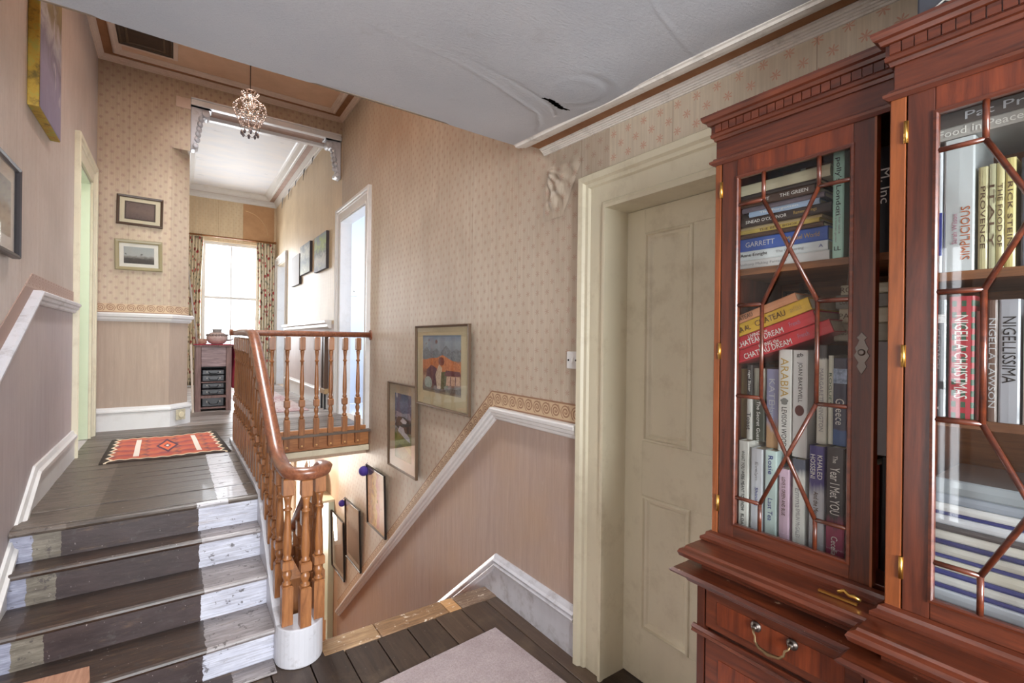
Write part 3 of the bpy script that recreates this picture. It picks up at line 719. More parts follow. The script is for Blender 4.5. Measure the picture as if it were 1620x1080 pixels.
# ------------------------------------------------------------------ right wall trim
FRn = FR
pth = [(1.732, 1.105), (2.48, 1.105), (5.93, dado_z(5.93))]
mb = MB(); mb.mould(pth, DP, FR); struct(mb.build('trim_dado_right', M['white']))
bm1 = border_mat('border_right_level', 1, z0=1.143); bm2 = border_mat('border_right_rake', 1, z0=1.105, a0=2.48, slope=DS)
# raking border's own frame starts .038 above the rail centre line
bm2 = border_mat('border_right_rake2', 1, z0=1.105+.038*math.sqrt(1+DS*DS), a0=2.48, slope=DS)
mb = MB(); mb.mould(pth[:1]+[(2.48, 1.105), (5.93, dado_z(5.93))], [(.038, 0), (.038, .004), (.136, .004), (.136, 0)], FR)
o = mb.build('trim_border_right', [bm1, bm2])
struct(o)
for p in o.data.polygons: p.material_index = 0 if p.center.y < 2.49 else 1
mb = MB(); mb.mould([(1.732, .245), (2.457, .245), (5.9, .245+DS*(5.9-2.457))], [(-.25, 0), (-.25, .018), (-.075, .018), (-.07, .03), (-.055, .036), (-.045, .028), (-.03, .036), (-.02, .024), (-.008, .018), (0, .012), (0, 0)], FR)
struct(mb.build('baseboard_right', M['white2']))
# near door
casing('trim_casing_near', FR, 1.555, .70, 0, 2.18, -.165, M['cream'], .034) if False else None
def casing_r(name, a_hi, a_lo, z0, z1, wd, mat, th=.03):
    prof = [(0, 0), (0, th*.6), (wd*.10, th*.7), (wd*.14, th*.45), (wd*.60, th*.5), (wd*.64, th*.85), (wd*.74, th*.9), (wd*.79, th*1.3), (wd*.95, th*1.4), (wd, th*1.1), (wd, 0)]
    mb = MB(); mb.mould([(a_lo, z0), (a_lo, z1), (a_hi, z1), (a_hi, z0)], prof, FR)
    return struct(mb.build(name, mat))
casing_r('trim_casing_near', 1.555, .70, 0, 2.18, .165, M['cream'], .034)
mb = MB(); mb.box(1.60, 1.80, 1.545, 1.56, 0, 2.18); mb.box(1.60, 1.80, .695, .71, 0, 2.18); mb.box(1.60, 1.80, .71, 1.545, 2.165, 2.18)
struct(mb.build('trim_jamb_near', M['cream']))
mb = MB(); mb.box(1.62, 1.85, .71, 1.545, -.03, .004); struct(mb.build('trim_threshold', M['boards_low']))
def door_leaf(name, x, y0, y1, z0, z1, mat):
    """four panel Victorian door in plane x facing -x"""
    root = bpy.data.objects.new(name, None); C.objects.link(root); root['kind'] = 'structure'; ORG[root] = Vector((0, 0, 0))
    W = y1-y0; s = .105; mu = .13; pw = (W-2*s-mu)/2
    zr = [z0+.24, z0+.85, z0+1.095, z1-.11]
    mb = MB()
    mb.box(x, x+.04, y0, y0+s, z0, z1); mb.box(x, x+.04, y1-s, y1, z0, z1)
    mb.box(x, x+.04, y0+s, y1-s, z0, zr[0]); mb.box(x, x+.04, y0+s, y1-s, zr[1], zr[2]); mb.box(x, x+.04, y0+s, y1-s, zr[3], z1)
    mb.box(x, x+.04, y0+s+pw, y0+s+pw+mu, zr[0], zr[1]); mb.box(x, x+.04, y0+s+pw, y0+s+pw+mu, zr[2], zr[3])
    mb.build('door_frame', mat, root, bevel=.0015)
    for ya in (y0+s, y0+s+pw+mu):
        for za, zb in ((zr[0], zr[1]), (zr[2], zr[3])):
            p = MB().box(x+.014, x+.03, ya, ya+pw, za, zb).build('door_panel', mat, root)
            mb = MB(); mb.mould([(ya, za), (ya+pw, za), (ya+pw, zb), (ya, zb)], [(0, 0), (.004, -.006), (.012, -.008), (.016, .002), (.026, .004), (.034, .012), (.04, .014), (0, .014)], lambda a, b, w_: Vector((x+w_, a, b)), closed=True)
            mb.build('panel_moulding', mat, p)
    return root
door_leaf('door_1', 1.755, .705, 1.548, .008, 2.163, M['cream'])
# light switch
t = thing('light_switch', (1.625, 1.775, 1.46), 'square white light switch with two screws, left of the cream door', 'switch')
MB().box(1.622, 1.634, 1.735, 1.82, 1.417, 1.503).build('plate', M['white'], t, bevel=.004)
MB().box(1.615, 1.622, 1.771, 1.784, 1.448, 1.472, rot=Matrix.Rotation(.2, 3, 'Y')).build('rocker', M['white'], t, bevel=.002)
for yy in (1.75, 1.805): MB().lathe([(1.6195, .005), (1.622, .005)], (0, yy, 1.46), 10, 'x').build('screw', M['black'], t)

# upper doorway on the right with its white room
casing_r('trim_casing_upper', 6.03, 5.06, ZU, 3.0, .155, M['white'])
mb = MB(); mb.box(1.655, 1.79, 5.06, 5.075, ZU, 3.0); mb.box(1.655, 1.79, 6.015, 6.03, ZU, 3.0); mb.box(1.655, 1.79, 5.075, 6.015, 2.985, 3.0); struct(mb.build('trim_jamb_upper', M['white']))
mb = MB(); mb.box(1.79, 3.4, 4.5, 4.55, ZU, 3.4); mb.box(1.79, 3.4, 6.9, 6.95, ZU, 3.4); mb.box(3.4, 3.45, 4.5, 6.95, ZU, 3.4); mb.box(1.79, 3.4, 4.55, 6.9, 3.4, 3.45); mb.box(1.68, 3.4, 4.55, 6.9, ZU-.06, ZU-.002)
struct(mb.build('wall_bedroom', M['blue_white']))
# open door leaf seen in the doorway, folded back into the room
t = thing('socket_plate', (2.0, 6.89, 2.5), 'white double switch plate on the wall seen through the upper right doorway', 'switch')
MB().box(1.97, 2.14, 6.88, 6.9, 2.17, 2.30).build('plate', plain('ivory_plate', (236, 232, 222), .3), t, bevel=.004)
for xx in (2.02, 2.08): MB().box(xx, xx+.014, 6.872, 6.88, 2.22, 2.245).build('rocker', plain('grey_rocker', (150, 150, 150), .4), t)
casing_r('trim_casing_far', 10.62, 9.75, ZU, 3.02, .15, M['white'])
mb = MB(); mb.box(1.69, 1.82, 9.75, 9.765, ZU, 3.02); mb.box(1.69, 1.82, 10.605, 10.62, ZU, 3.02); struct(mb.build('trim_jamb_far', M['white']))
mb = MB(); mb.box(1.82, 3.4, 9.3, 9.35, ZU, 3.4); mb.box(1.82, 3.4, 11.0, 11.05, ZU, 3.4); mb.box(3.4, 3.45, 9.3, 11.05, ZU, 3.4); mb.box(1.82, 3.4, 9.35, 11, 3.4, 3.45); mb.box(1.70, 3.4, 9.35, 11, ZU-.06, ZU-.002)
struct(mb.build('wall_end_room', M['blue_white']))
# corridor skirting, dado
for nm, a, b in (('corridor', 6.2, 9.6),):
    mb = MB(); mb.mould([(a, ZU+.24), (b, ZU+.24)], [(-.24, 0), (-.24, .02), (-.06, .02), (-.055, .035), (-.03, .035), (-.02, .02), (0, .012), (0, 0)], FR); struct(mb.build('baseboard_corridor', M['white']))
    mb = MB(); mb.mould([(6.45, 1.745), (b, 1.745)], [(-.055, 0), (-.055, .03), (-.03, .05), (.0, .055), (.02, .085), (.045, .09), (.055, .08), (.055, 0)], FR); struct(mb.build('trim_dado_corridor', M['white']))

# ------------------------------------------------------------------ flight down and lower hall
sd = thing('lower_stairs', (1.13, 2.57, -.2), 'staircase going down along the right wall below the landing edge', 'stairs')
for i in range(13):
    z = -.2*(i+1); y0 = 2.565+.238*i
    MB().box(.66, XR(y0)-.002, y0+.02 if i else y0-.0, y0+.27, z-.03, z).build('tread', M['pine_x'], sd, bevel=.004)
    MB().box(.66, XR(y0)-.002, y0, y0+.018, z, z+.17).build('riser', M['white2'], sd)
mb = MB(); mb.prism([(2.57, .10), (5.7, .10-.841*3.13), (5.7, -.25-.841*3.13), (2.57, -.30)], lambda p, q, t_: Vector((t_, p, q)), .60, .655); mb.build('string', M['pine'], sd)
mb = MB(); mb.box(.0, 1.8, 5.0, 8.7, -2.85, -2.76); struct(mb.build('floor_hall', M['boards_low']))
mb = MB(); mb.box(.0, .9, 8.6, 8.7, -2.76, .43); mb.box(1.66, 1.8, 8.6, 8.7, -2.76, .43); mb.box(.9, 1.66, 8.6, 8.7, -.45, .43); mb.box(.9, 1.66, 8.6, 8.7, -2.76, -2.1)
struct(mb.build('wall_hall', M['plaster']))
sash('window_5', (.9, 8.64), (1.66, 8.64), -2.1, -.45, .05)
mb = MB(); mb.box(.49, .55, 2.62, 8.6, -2.76, .33); struct(mb.build('wall_well', M['pine']))
mb = MB(); mb.box(.0, .62, 4.9, 8.6, .36, .42); mb.box(.62, 1.66, 5.0, 8.6, .36, .42); struct(mb.build('ceiling_hall', M['plaster']))
# lower door casing on the right wall, with plates along its top
mb = MB(); mb.mould([(6.38, -2.7), (6.38, -.66), (7.6, -.66), (7.6, -2.7)], [(0, 0), (0, .045), (.13, .05), (.15, .07), (.17, .07), (.17, 0)], FR); struct(mb.build('trim_casing_hall', M['green']))
mb = MB(); mb.box(1.655, 1.665, 6.40, 7.58, -2.7, -.67); struct(mb.build('door_4', M['green']))
sh = tag(MB().box(1.47, 1.672, 6.2, 7.75, -.49, -.46).build('plate_shelf', M['cream'], bevel=.004), 'narrow cream plate shelf above the downstairs door casing', 'shelf')
for i, (y, r, cc) in enumerate(((6.55, .15, (226, 220, 206)), (6.95, .13, (200, 190, 160)), (7.35, .13, (214, 206, 190)))):
    mb = MB(); mb.lathe([(0, .02), (0, r*.55), (-.006, r*.62), (-.02, r*.96), (-.025, r), (-.018, r), (-.004, r*.66), (.006, r*.5), (.006, .02)], (0, 0, 0), 28, 'x')
    o = mb.build('plate', plain('plate_glaze_%d' % i, cc, .2, var=.03)); o.location = (1.60, y, -.46+r*.985); o.rotation_euler = (0, .22, 0)
    tag(o, ['largest white plate, nearest on the downstairs shelf', 'olive cream plate in the middle of the downstairs shelf', 'pale plate farthest along the downstairs shelf'][i], 'plate', 'plates on the downstairs shelf')

# ------------------------------------------------------------------ apron of the upper landing and balustrade
ap = thing('landing_apron', (1.1, 4.92, .45), 'knotty orange pine apron board edging the landing above the stairwell', 'board')
MB().box(.485, 1.655, 4.905, 4.945, .475, .672).build('apron_board', M['pine_x'], ap, bevel=.003)
MB().box(.485, 1.655, 4.885, 4.945, .415, .472).build('cream_moulding', M['cream'], ap, bevel=.006)

bl = thing('balustrade', (.45, 2.5, .2), 'orange pine balusters under a mahogany handrail curling round the stairwell', 'balustrade')
def bal_mesh(L, top_cut=0, name='baluster'):
    mb = MB(); q = .0245
    def blk(a, b, ts=0):
        c_ = .008
        ring_ = []
        for z, s_ in ((a, q*.78), (a+c_, q), (b-c_, q), (b, q*.78)): ring_.append((z, s_))
        vs = []; fs = []
        for z, s_ in ring_: vs += [(-s_, -s_, z), (s_, -s_, z), (s_, s_, z), (-s_, s_, z)]
        for j in range(3):
            for i in range(4): fs.append((j*4+i, j*4+(i+1) % 4, j*4+4+(i+1) % 4, j*4+4+i))
        fs += [(3, 2, 1, 0), (12, 13, 14, 15)]
        mb.add(vs, fs)
    blk(0, .27*L); blk(.375*L, .44*L); blk(.88*L, L)
    mb.lathe([(z*L, r) for z, r in ((.268, .017), (.278, .022), (.288, .022), (.296, .014), (.31, .015), (.335, .0215), (.352, .021), (.362, .015), (.372, .017), (.378, .017))], n=14)
    mb.lathe([(z*L, r) for z, r in ((.438, .016), (.448, .021), (.458, .021), (.466, .015), (.49, .019), (.53, .0205), (.62, .0185), (.74, .0135), (.775, .0125), (.78, .019), (.79, .02), (.797, .013), (.83, .014), (.86, .018), (.872, .02), (.882, .016))], n=14)
    return mb
base_bal = None
def place_bal(x, y, z0, z1):
    global base_bal
    L = z1-z0
    if base_bal is None:
        base_bal = bal_mesh(1.0).build('baluster', M['pine'], bl, local=True)
        o = base_bal
    else: o = base_bal.copy(); C.objects.link(o); o.parent = bl
    o.location = Vector((x, y, z0))-org(bl); o.scale = (1, 1, L); return o
def railz(y): return interp(y, [2.45, 2.70, 2.87, 3.06, 3.32, 3.62, 3.78, 5.2], [.895, .92, 1.0, 1.13, 1.30, 1.50, 1.575, 1.595])
XB = .448
y = 2.66
while y < 4.86:
    place_bal(XB, y, strz(y)-.002, railz(y)-.03); y += .118
for xx in (.61, .74, .87, 1.0, 1.132, 1.265, 1.40, 1.53): place_bal(xx, 4.882, .50, 1.568)
for (xx, yy) in ((.452, 2.485), (.522, 2.428), (.592, 2.470), (.62, 2.58)): place_bal(xx, yy, .183 if yy < 2.55 else -.03, .885)
for i in range(24):
    y = 2.70+.117*i; place_bal(.628, y, .07-.841*(y-2.57), .84-.83*(y-2.65)-.03)
# pegs on the apron feet
for xx in (.61, .74, .87, 1.0, 1.132, 1.265, 1.40, 1.53):
    for zz in (.53, .62): MB().lathe([(4.853, .008), (4.86, .01)], (xx, 0, zz), 8, 'y').build('peg', plain('pale_peg', (214, 170, 110), .6), bl)
sec = [(.036*math.cos(a)*(1 if math.sin(a) > 0 else .8), (.030 if math.sin(a) > 0 else .026)*math.sin(a)) for a in [2*PI*i/14 for i in range(14)]]
path = [(XB, 4.93, 1.598), (XB, 4.4, 1.597), (XB, 3.95, 1.59), (XB, 3.80, 1.578), (XB, 3.72, 1.555), (XB, 3.62, 1.50), (XB, 3.45, 1.39), (XB, 3.25, 1.255), (XB, 3.06, 1.13), (XB, 2.92, 1.035), (XB, 2.82, .97), (XB, 2.73, .93), (XB, 2.62, .91)]
for i in range(13):
    a = PI*i/12; path.append((.535-.087*math.cos(a), 2.50-.09*math.sin(a), .91-.0*i))
path += [(.622, 2.56, .90), (.626, 2.65, .845), (.628, 2.80, .72), (.628, 3.2, .39), (.628, 3.8, -.108), (.628, 5.4, -1.44)]
mb = MB(); mb.sweep3(path, [(a*1.08, b*1.08) for a, b in sec]); mb.build('handrail', M['rail'], bl)
mb = MB(); mb.sweep3([(.40, 4.90, 1.597), (.45, 4.90, 1.597), (1.0, 4.89, 1.597), (1.658, 4.882, 1.597)], sec); mb.build('handrail', M['rail'], bl)
mb = MB(); mb.lathe([(1.645, .045), (1.65, .052), (1.658, .052), (1.664, .045)], (0, 4.882, 1.597), 20, 'x'); mb.build('rail_rosette', M['rail'], bl)

# ------------------------------------------------------------------ near rug, landing rug, corridor runner
def slab(pts, z0, z1): return MB().prism(pts, ROOM_PLAN, z0, z1)
k = N('pale_carpet'); f = k.noise(k.coord(), 90, 4, .8); g = k.noise(k.coord(), 7, 5, .7)
k.col(k.mix(k.math('MULTIPLY', k.ramp(f, [(.35, 0.0), (.65, 1.0)]), .5), k.ramp(g, [(.3, rgba((168, 152, 152))), (.7, rgba((190, 176, 176)))]), rgba((132, 116, 116)))); k.b.inputs['Roughness'].default_value = .95; k.bump(f, .8, .01)
o = slab([(1.43, 2.15), (.70, 2.085), (.10, 1.98), (.16, .2), (1.05, .26), (1.06, .82), (1.47, .84), (1.475, 1.5)], .001, .012).build('carpet', k.m, bevel=.004)
tag(o, 'pale pinkish grey carpet lying on the dark floorboards by the bookcase', 'carpet')
k = N('kilim_weave'); tc = k.n('TexCoord'); sp2 = k.n('SeparateXYZ'); k.l(tc.outputs['UV'], sp2.inputs[0])
U, V = sp2.outputs[0], sp2.outputs[1]
du = k.math('ABSOLUTE', k.math('SUBTRACT', U, .5)); dv = k.math('ABSOLUTE', k.math('SUBTRACT', V, .5))
nz = k.noise(tc.outputs['UV'], 6, 5, .6)
zz = k.math('MULTIPLY', k.math('PINGPONG', k.math('MULTIPLY', V, 14.0), 1.0), .035)
bandt = k.math('ADD', k.math('ADD', U, zz), k.math('MULTIPLY', nz, .05))
stripes = k.ramp(k.math('FRACT', k.math('MULTIPLY', bandt, 4.0)), [(0, rgba((196, 92, 60))), (.22, rgba((178, 70, 54))), (.36, rgba((206, 112, 66))), (.5, rgba((98, 58, 66))), (.58, rgba((206, 96, 62))), (.85, rgba((186, 78, 60)))])
vs_ = k.ramp(k.math('FRACT', k.math('MULTIPLY', k.math('ADD', V, k.math('MULTIPLY', nz, .2)), 5.0)), [(0, rgba((196, 92, 62))), (.3, rgba((184, 80, 62))), (.42, rgba((84, 52, 70))), (.56, rgba((120, 66, 84))), (.66, rgba((206, 116, 70)))])
c = k.mix(.5, stripes, vs_); c = k.mix(.25, c, rgba((120, 84, 84)))
dia = k.math('ADD', k.math('MULTIPLY', du, 3.0), dv)
for lim, cc in ((.30, (84, 52, 66)), (.22, (208, 100, 64)), (.10, (96, 60, 70)), (.05, (226, 206, 190))):
    c = k.mix(k.math('LESS_THAN', dia, lim), c, rgba(cc))
wb = k.math('MULTIPLY', k.math('LESS_THAN', k.math('ABSOLUTE', k.math('SUBTRACT', du, .25)), .022), k.math('LESS_THAN', dv, .36))
c = k.mix(wb, c, rgba((216, 204, 190)))
sc_ = k.math('ADD', dv, k.math('MULTIPLY', k.math('SINE', k.math('MULTIPLY', U, 60.0)), .012))
c = k.mix(k.math('GREATER_THAN', sc_, .435), c, rgba((222, 206, 176)))
c = k.mix(k.math('GREATER_THAN', sc_, .455), c, rgba((62, 48, 40)))
ew = k.math('ADD', du, k.math('MULTIPLY', k.math('PINGPONG', k.math('MULTIPLY', V, 14.0), 1.0), .04))
c = k.mix(k.math('GREATER_THAN', ew, .45), c, rgba((224, 204, 176))); c = k.mix(k.math('GREATER_THAN', ew, .47), c, rgba((58, 48, 40)))
k.col(c); k.b.inputs['Roughness'].default_value = .95; k.bump(k.noise(tc.outputs['UV'], 120, 2, .5), .5, .006)
n = 24; vs = []; fs = []; mb = MB()
cor = [Vector((-.43, 4.46)), Vector((.385, 4.44)), Vector((.335, 5.47)), Vector((-.435, 5.45))]
for j in range(n+1):
    for i in range(n+1):
        a, b = i/n, j/n; p = cor[0]*(1-a)*(1-b)+cor[1]*a*(1-b)+cor[2]*a*b+cor[3]*(1-a)*b
        vs.append((p.x, p.y+.012*math.sin(a*9), ZU+.011+.004*math.sin(a*11+b*5)*math.sin(b*7)))
for j in range(n):
    for i in range(n): fs.append((j*(n+1)+i, j*(n+1)+i+1, (j+1)*(n+1)+i+1, (j+1)*(n+1)+i))
mb.add(vs, fs, 0, True)
for fi, f_ in enumerate(mb.f): mb.uv[fi] = [((q % (n+1))/n, (q//(n+1))/n) for q in f_]
kil = mb.build('kilim_rug', k.m); so = kil.modifiers.new('t', 'SOLIDIFY'); so.thickness = .008; so.offset = -1
tag(kil, 'red and orange kilim rug with a dark border on the upper landing', 'rug')
run = art('runner_weave', [(0, (190, 150, 150)), (.3, (214, 200, 196)), (.5, (176, 120, 124)), (.7, (204, 190, 190)), (1, (170, 120, 120))], .35, 14, (150, 90, 92), 22)
mb = MB(); mb.quad_uv((.72, 6.5, ZU+.010), (1.42, 6.5, ZU+.010), (1.42, 9.4, ZU+.010), (.72, 9.4, ZU+.010)); o = mb.build('runner_rug', run)
so = o.modifiers.new('t', 'SOLIDIFY'); so.thickness = .007; so.offset = -1
tag(o, 'faded pink patterned runner on the corridor floor beyond the archway', 'rug')

# ------------------------------------------------------------------ breakfront bookcase
bc = thing('bookcase', (1.40, .1, 0), 'tall glazed mahogany breakfront bookcase with drawers below, at the right', 'bookcase')
YL0, YL1 = .775, .362          # left wing between these y
YC0, YC1 = .362, -.418         # centre (projects forward)
YR0, YR1 = -.418, -.831
XW, XCn = 1.25, 1.20           # door face planes
BX = 1.628
def carcass_box(name, x0, x1, y0, y1, z0, z1, mat, bev=.002):
    return MB().box(x0, x1, min(y0, y1), max(y0, y1), z0, z1).build(name, mat, bc, bevel=bev)
# upper carcass
carcass_box('side_panel', XW+.012, BX, YL0-.012, YL0+.006, 1.0, 2.13, M['mahog'])
carcass_box('side_panel', XW+.012, BX, YR1-.006, YR1+.012, 1.0, 2.13, M['mahog'])
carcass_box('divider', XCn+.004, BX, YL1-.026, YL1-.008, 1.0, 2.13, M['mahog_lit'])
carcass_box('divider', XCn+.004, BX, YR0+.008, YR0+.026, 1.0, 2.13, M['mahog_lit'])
carcass_box('back_panel', 1.60, BX, YL0, YR1, 1.0, 2.13, M['inside'])
carcass_box('floor_panel', XW+.02, 1.60, YL0-.012, YL1-.008, 1.0, 1.026, M['mahog'])
carcass_box('floor_panel', XCn+.02, 1.60, YC0-.026, YC1+.026, 1.0, 1.04, M['mahog'])
carcass_box('floor_panel', XW+.02, 1.60, YR0+.008, YR1+.012, 1.0, 1.026, M['mahog'])
carcass_box('roof_panel', XW+.02, BX, YL0, YL1, 2.10, 2.128, M['mahog'])
carcass_box('roof_panel', XCn+.02, BX, YC0, YC1, 2.10, 2.128, M['mahog'])
carcass_box('roof_panel', XW+.02, BX, YR0, YR1, 2.10, 2.128, M['mahog'])
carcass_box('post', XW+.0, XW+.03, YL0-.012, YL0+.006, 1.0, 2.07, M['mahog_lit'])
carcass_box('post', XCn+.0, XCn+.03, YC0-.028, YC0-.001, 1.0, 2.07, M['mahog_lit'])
carcass_box('frieze', XW+.002, XW+.03, YL0+.006, YL1-.006, 2.066, 2.135, M['mahog_h'])
carcass_box('frieze', XCn+.002, XCn+.03, YC0-.006, YC1+.006, 2.066, 2.135, M['mahog_h'])
carcass_box('frieze', XW+.002, XW+.03, YR0-.0, YR1-.006, 2.066, 2.135, M['mahog_h'])
k = N('chipped_mahogany'); g = k.noise(k.coord(scale=(14, 1.2, 14), rnd=False), 2.2, 8, .65, 1.4); c = k.ramp(g, [(.34, rgba((58, 25, 15))), (.62, rgba((106, 50, 29)))])
ch = k.noise(k.coord(scale=(1, .45, 1)), 60, 5, .7); c = k.mix(k.math('MULTIPLY', k.ramp(ch, [(.66, 0.0), (.69, 1.0)]), .85), c, rgba((206, 170, 140)))
k.col(c); k.b.inputs['Roughness'].default_value = .3; k.b.inputs['Coat Weight'].default_value = .4; M['chipped'] = k.m
def run_moulding(name, prof, mat, z0, dx=0):
    """profile (out, up) carried round the breakfront: left return, wing, step, centre, step, wing"""
    e = .006
    pts = [(BX-.0, YL0+e), (XW, YL0+e), (XW, YC0-.004), (XCn, YC0-.004), (XCn, YC1+.004), (XW, YC1+.004), (XW, YR1-e), (BX, YR1-e)]
    pts = [(x+dx, y) if x < BX-.001 else (x, y) for x, y in pts]
    mb = MB(); mb.mould(pts, [(-a, b) for a, b in prof], lambda a, b, w_: Vector((a, b, z0+w_)))
    return mb.build(name, mat, bc)
run_moulding('cornice', [(0, 0), (.003, 0), (.005, .008), (.010, .010), (.011, .018), (.009, .020), (.009, .042), (.016, .044), (.019, .052), (.026, .055), (.030, .064), (.030, .070), (0, .070)], M['mahog_h'], 2.122)
run_moulding('astragal_bead', [(0, 0), (.004, 0), (.012, .006), (.013, .012), (.006, .016), (.004, .02), (0, .02)], M['mahog_h'], 2.052)
run_moulding('base_bead', [(0, 0), (.022, 0), (.022, .008), (.012, .014), (.010, .022), (0, .026)], M['mahog_h'], .996)
run_moulding('waist_moulding', [(-.2, 0), (.0, 0), (.02, .004), (.03, .010), (.034, .02), (.03, .028), (.02, .032), (.018, .038), (-.2, .04)], M['mahog_h'], .957, dx=-.075)
run_moulding('waist_moulding', [(-.2, 0), (-.005, 0), (.008, .008), (.014, .018), (.026, .022), (.040, .030), (.044, .036), (.036, .042), (-.2, .045)], M['chipped'], .895, dx=-.088)
run_moulding('waist_core', [(-.2, 0), (-.012, 0), (-.012, .03), (-.2, .03)], M['mahog_h'], .934, dx=-.075)
# dentils
dn = MB().box(-.0045, 0, -.0092, .0092, -.010, .010).build('dentil', M['mahog_h'], bc, local=True)
first = True
def dent(x, y, z=2.153, rot=0):
    global first
    o = dn if first else dn.copy()
    if not first: C.objects.link(o); o.parent = bc
    first = False
    o.location = Vector((x, y, z))-org(bc); o.rotation_euler = (0, 0, rot)
for i in range(20): dent(XW-.0088, YL0-.008-i*.0208)
for i in range(38): dent(XCn-.0088, YC0-.012-i*.0205)
for i in range(20): dent(XW-.0088, YR1+.008+i*.0208)
# glazed doors
ZB = [1.057, 1.134, 1.271, 1.410, 1.655, 1.792, 1.928, 2.005]
def glazed_door(x, yh, yl, hinge_side, lock):
    """yh > yl: the door's two edges"""
    d = bpy.data.objects.new('glazed_door', None); C.objects.link(d); d.parent = bc; ORG[d] = org(bc)
    st = .043
    th = .022
    g1, g0 = yh-st, yl+st
    for a, b in ((yl, yl+st), (yh-st, yh)): MB().box(x, x+th, a, b, 1.022, 2.064).build('stile', M['mahog'], d, bevel=.0015)
    MB().box(x, x+th, g0, g1, 1.022, ZB[0]).build('door_rail', M['mahog_h'], d, bevel=.0015); MB().box(x, x+th, g0, g1, ZB[7], 2.064).build('door_rail', M['mahog_flame'], d, bevel=.0015)
    MB().box(x-.001, x+th, (yl-.0015 if hinge_side > 0 else yh-.003), (yl+.003 if hinge_side > 0 else yh+.0015), 1.022, 2.064).build('lit_edge', M['mahog_lit'], d)  # strip over the door's side, painted as if catching light
    mb = MB(); mb.mould([(g0, ZB[0]), (g1, ZB[0]), (g1, ZB[7]), (g0, ZB[7])], [(-.003, 0), (-.002, .004), (.003, .005), (.006, .002), (.006, -.008), (-.003, -.008)], lambda a, b, w_: Vector((x-w_, a, b)), closed=True)
    mb.build('glazing_bead', M['mahog_h'], d)
    W = g1-g0
    A, B_, Cc, D_, E_ = g1, g1-.26*W, (g0+g1)/2, g0+.26*W, g0
    z = ZB
    segs = [((B_, z[7]), (B_, z[6])), ((D_, z[7]), (D_, z[6])), ((A, z[6]), (B_, z[6])), ((E_, z[6]), (D_, z[6])),
            ((B_, z[6]), (D_, z[4])), ((D_, z[6]), (B_, z[4])), ((A, z[4]), (B_, z[4])), ((E_, z[4]), (D_, z[4])),
            ((B_, z[4]), (B_, z[3])), ((D_, z[4]), (D_, z[3])), ((A, z[3]), (B_, z[3])), ((E_, z[3]), (D_, z[3])),
            ((B_, z[3]), (D_, z[1])), ((D_, z[3]), (B_, z[1])), ((A, z[1]), (B_, z[1])), ((E_, z[1]), (D_, z[1])),
            ((B_, z[1]), (B_, z[0])), ((D_, z[1]), (D_, z[0]))]
    for a, b in segs:
        mb = MB(); mb.tube([(x+.002, a[0], a[1]), (x+.002, b[0], b[1])], .0052, 8, up=Vector((1, 0, 0))); mb.build('glazing_bar', M['mahog_h'], d)
    T, X1, X2 = z[7], (Cc, z[5]), (Cc, z[2])
    P = [[(A, T), (B_, T), (B_, z[6]), (A, z[6])], [(B_, T), (D_, T), (D_, z[6]), X1, (B_, z[6])], [(D_, T), (E_, T), (E_, z[6]), (D_, z[6])],
         [(A, z[6]), (B_, z[6]), X1, (B_, z[4]), (A, z[4])], [(E_, z[6]), (D_, z[6]), X1, (D_, z[4]), (E_, z[4])],
         [X1, (D_, z[4]), (D_, z[3]), X2, (B_, z[3]), (B_, z[4])], [(A, z[4]), (B_, z[4]), (B_, z[3]), (A, z[3])], [(D_, z[4]), (E_, z[4]), (E_, z[3]), (D_, z[3])],
         [(A, z[3]), (B_, z[3]), X2, (B_, z[1]), (A, z[1])], [(E_, z[3]), (D_, z[3]), X2, (D_, z[1]), (E_, z[1])],
         [(A, z[1]), (B_, z[1]), (B_, z[0]), (A, z[0])], [(B_, z[1]), X2, (D_, z[1]), (D_, z[0]), (B_, z[0])], [(D_, z[1]), (E_, z[1]), (E_, z[0]), (D_, z[0])]]
    for q in P:
        mb = MB(); mb.add([(x+.007, a, b) for a, b in q], [tuple(range(len(q)))]); mb.build('pane', M['glass'], d)
    yy = yh+.002 if hinge_side > 0 else yl-.002
    for zz in (1.105, 1.545 if False else 1.53, 1.98):
        mb = MB(); mb.lathe([(zz-.022, .0035), (zz+.022, .0035)], (x-.002, yy, 0), 8); mb.box(x-.001, x+.001, yy-.004, yy+.004, zz-.022, zz+.022); mb.build('hinge', M['brass'], d)
    if lock:
        yk = yl+.022; mb = MB()
        out = [(0, .048), (.006, .040), (.010, .036), (.005, .030), (.008, .022), (.013, .012), (.010, .004), (.015, -.004), (.011, -.012), (.006, -.02), (.010, -.028), (.006, -.036), (0, -.046)]
        pts = [(yk+a, 1.532+b) for a, b in out]+[(yk-a, 1.532+b) for a, b in reversed(out[1:-1])]
        mb.prism(pts, lambda p, q, t_: Vector((t_, p, q)), x-.0025, x+.001); mb.lathe([(x-.006, .005), (x-.002, .008)], (0, yk, 1.535), 14, 'x')
        mb.build('escutcheon', M['steel'], d, bevel=.0006)
    return d
glazed_door(XW, .760, .400, 1, True)
glazed_door(XCn, .332, -.027, 1, False)
glazed_door(XCn, -.030, -.389, -1, True)
glazed_door(XW, -.43, -.815, -1, False)
# brass catch left loose under the left door
mb = MB(); mb.box(1.188, 1.195, .405, .480, .9975, 1.002); mb.tube([(1.20, .445, 1.007), (1.204, .434, 1.014), (1.20, .423, 1.008), (1.196, .413, 1.012), (1.20, .402, 1.006)], .0042, 6); mb.build('bolt', M['brass'], bc)
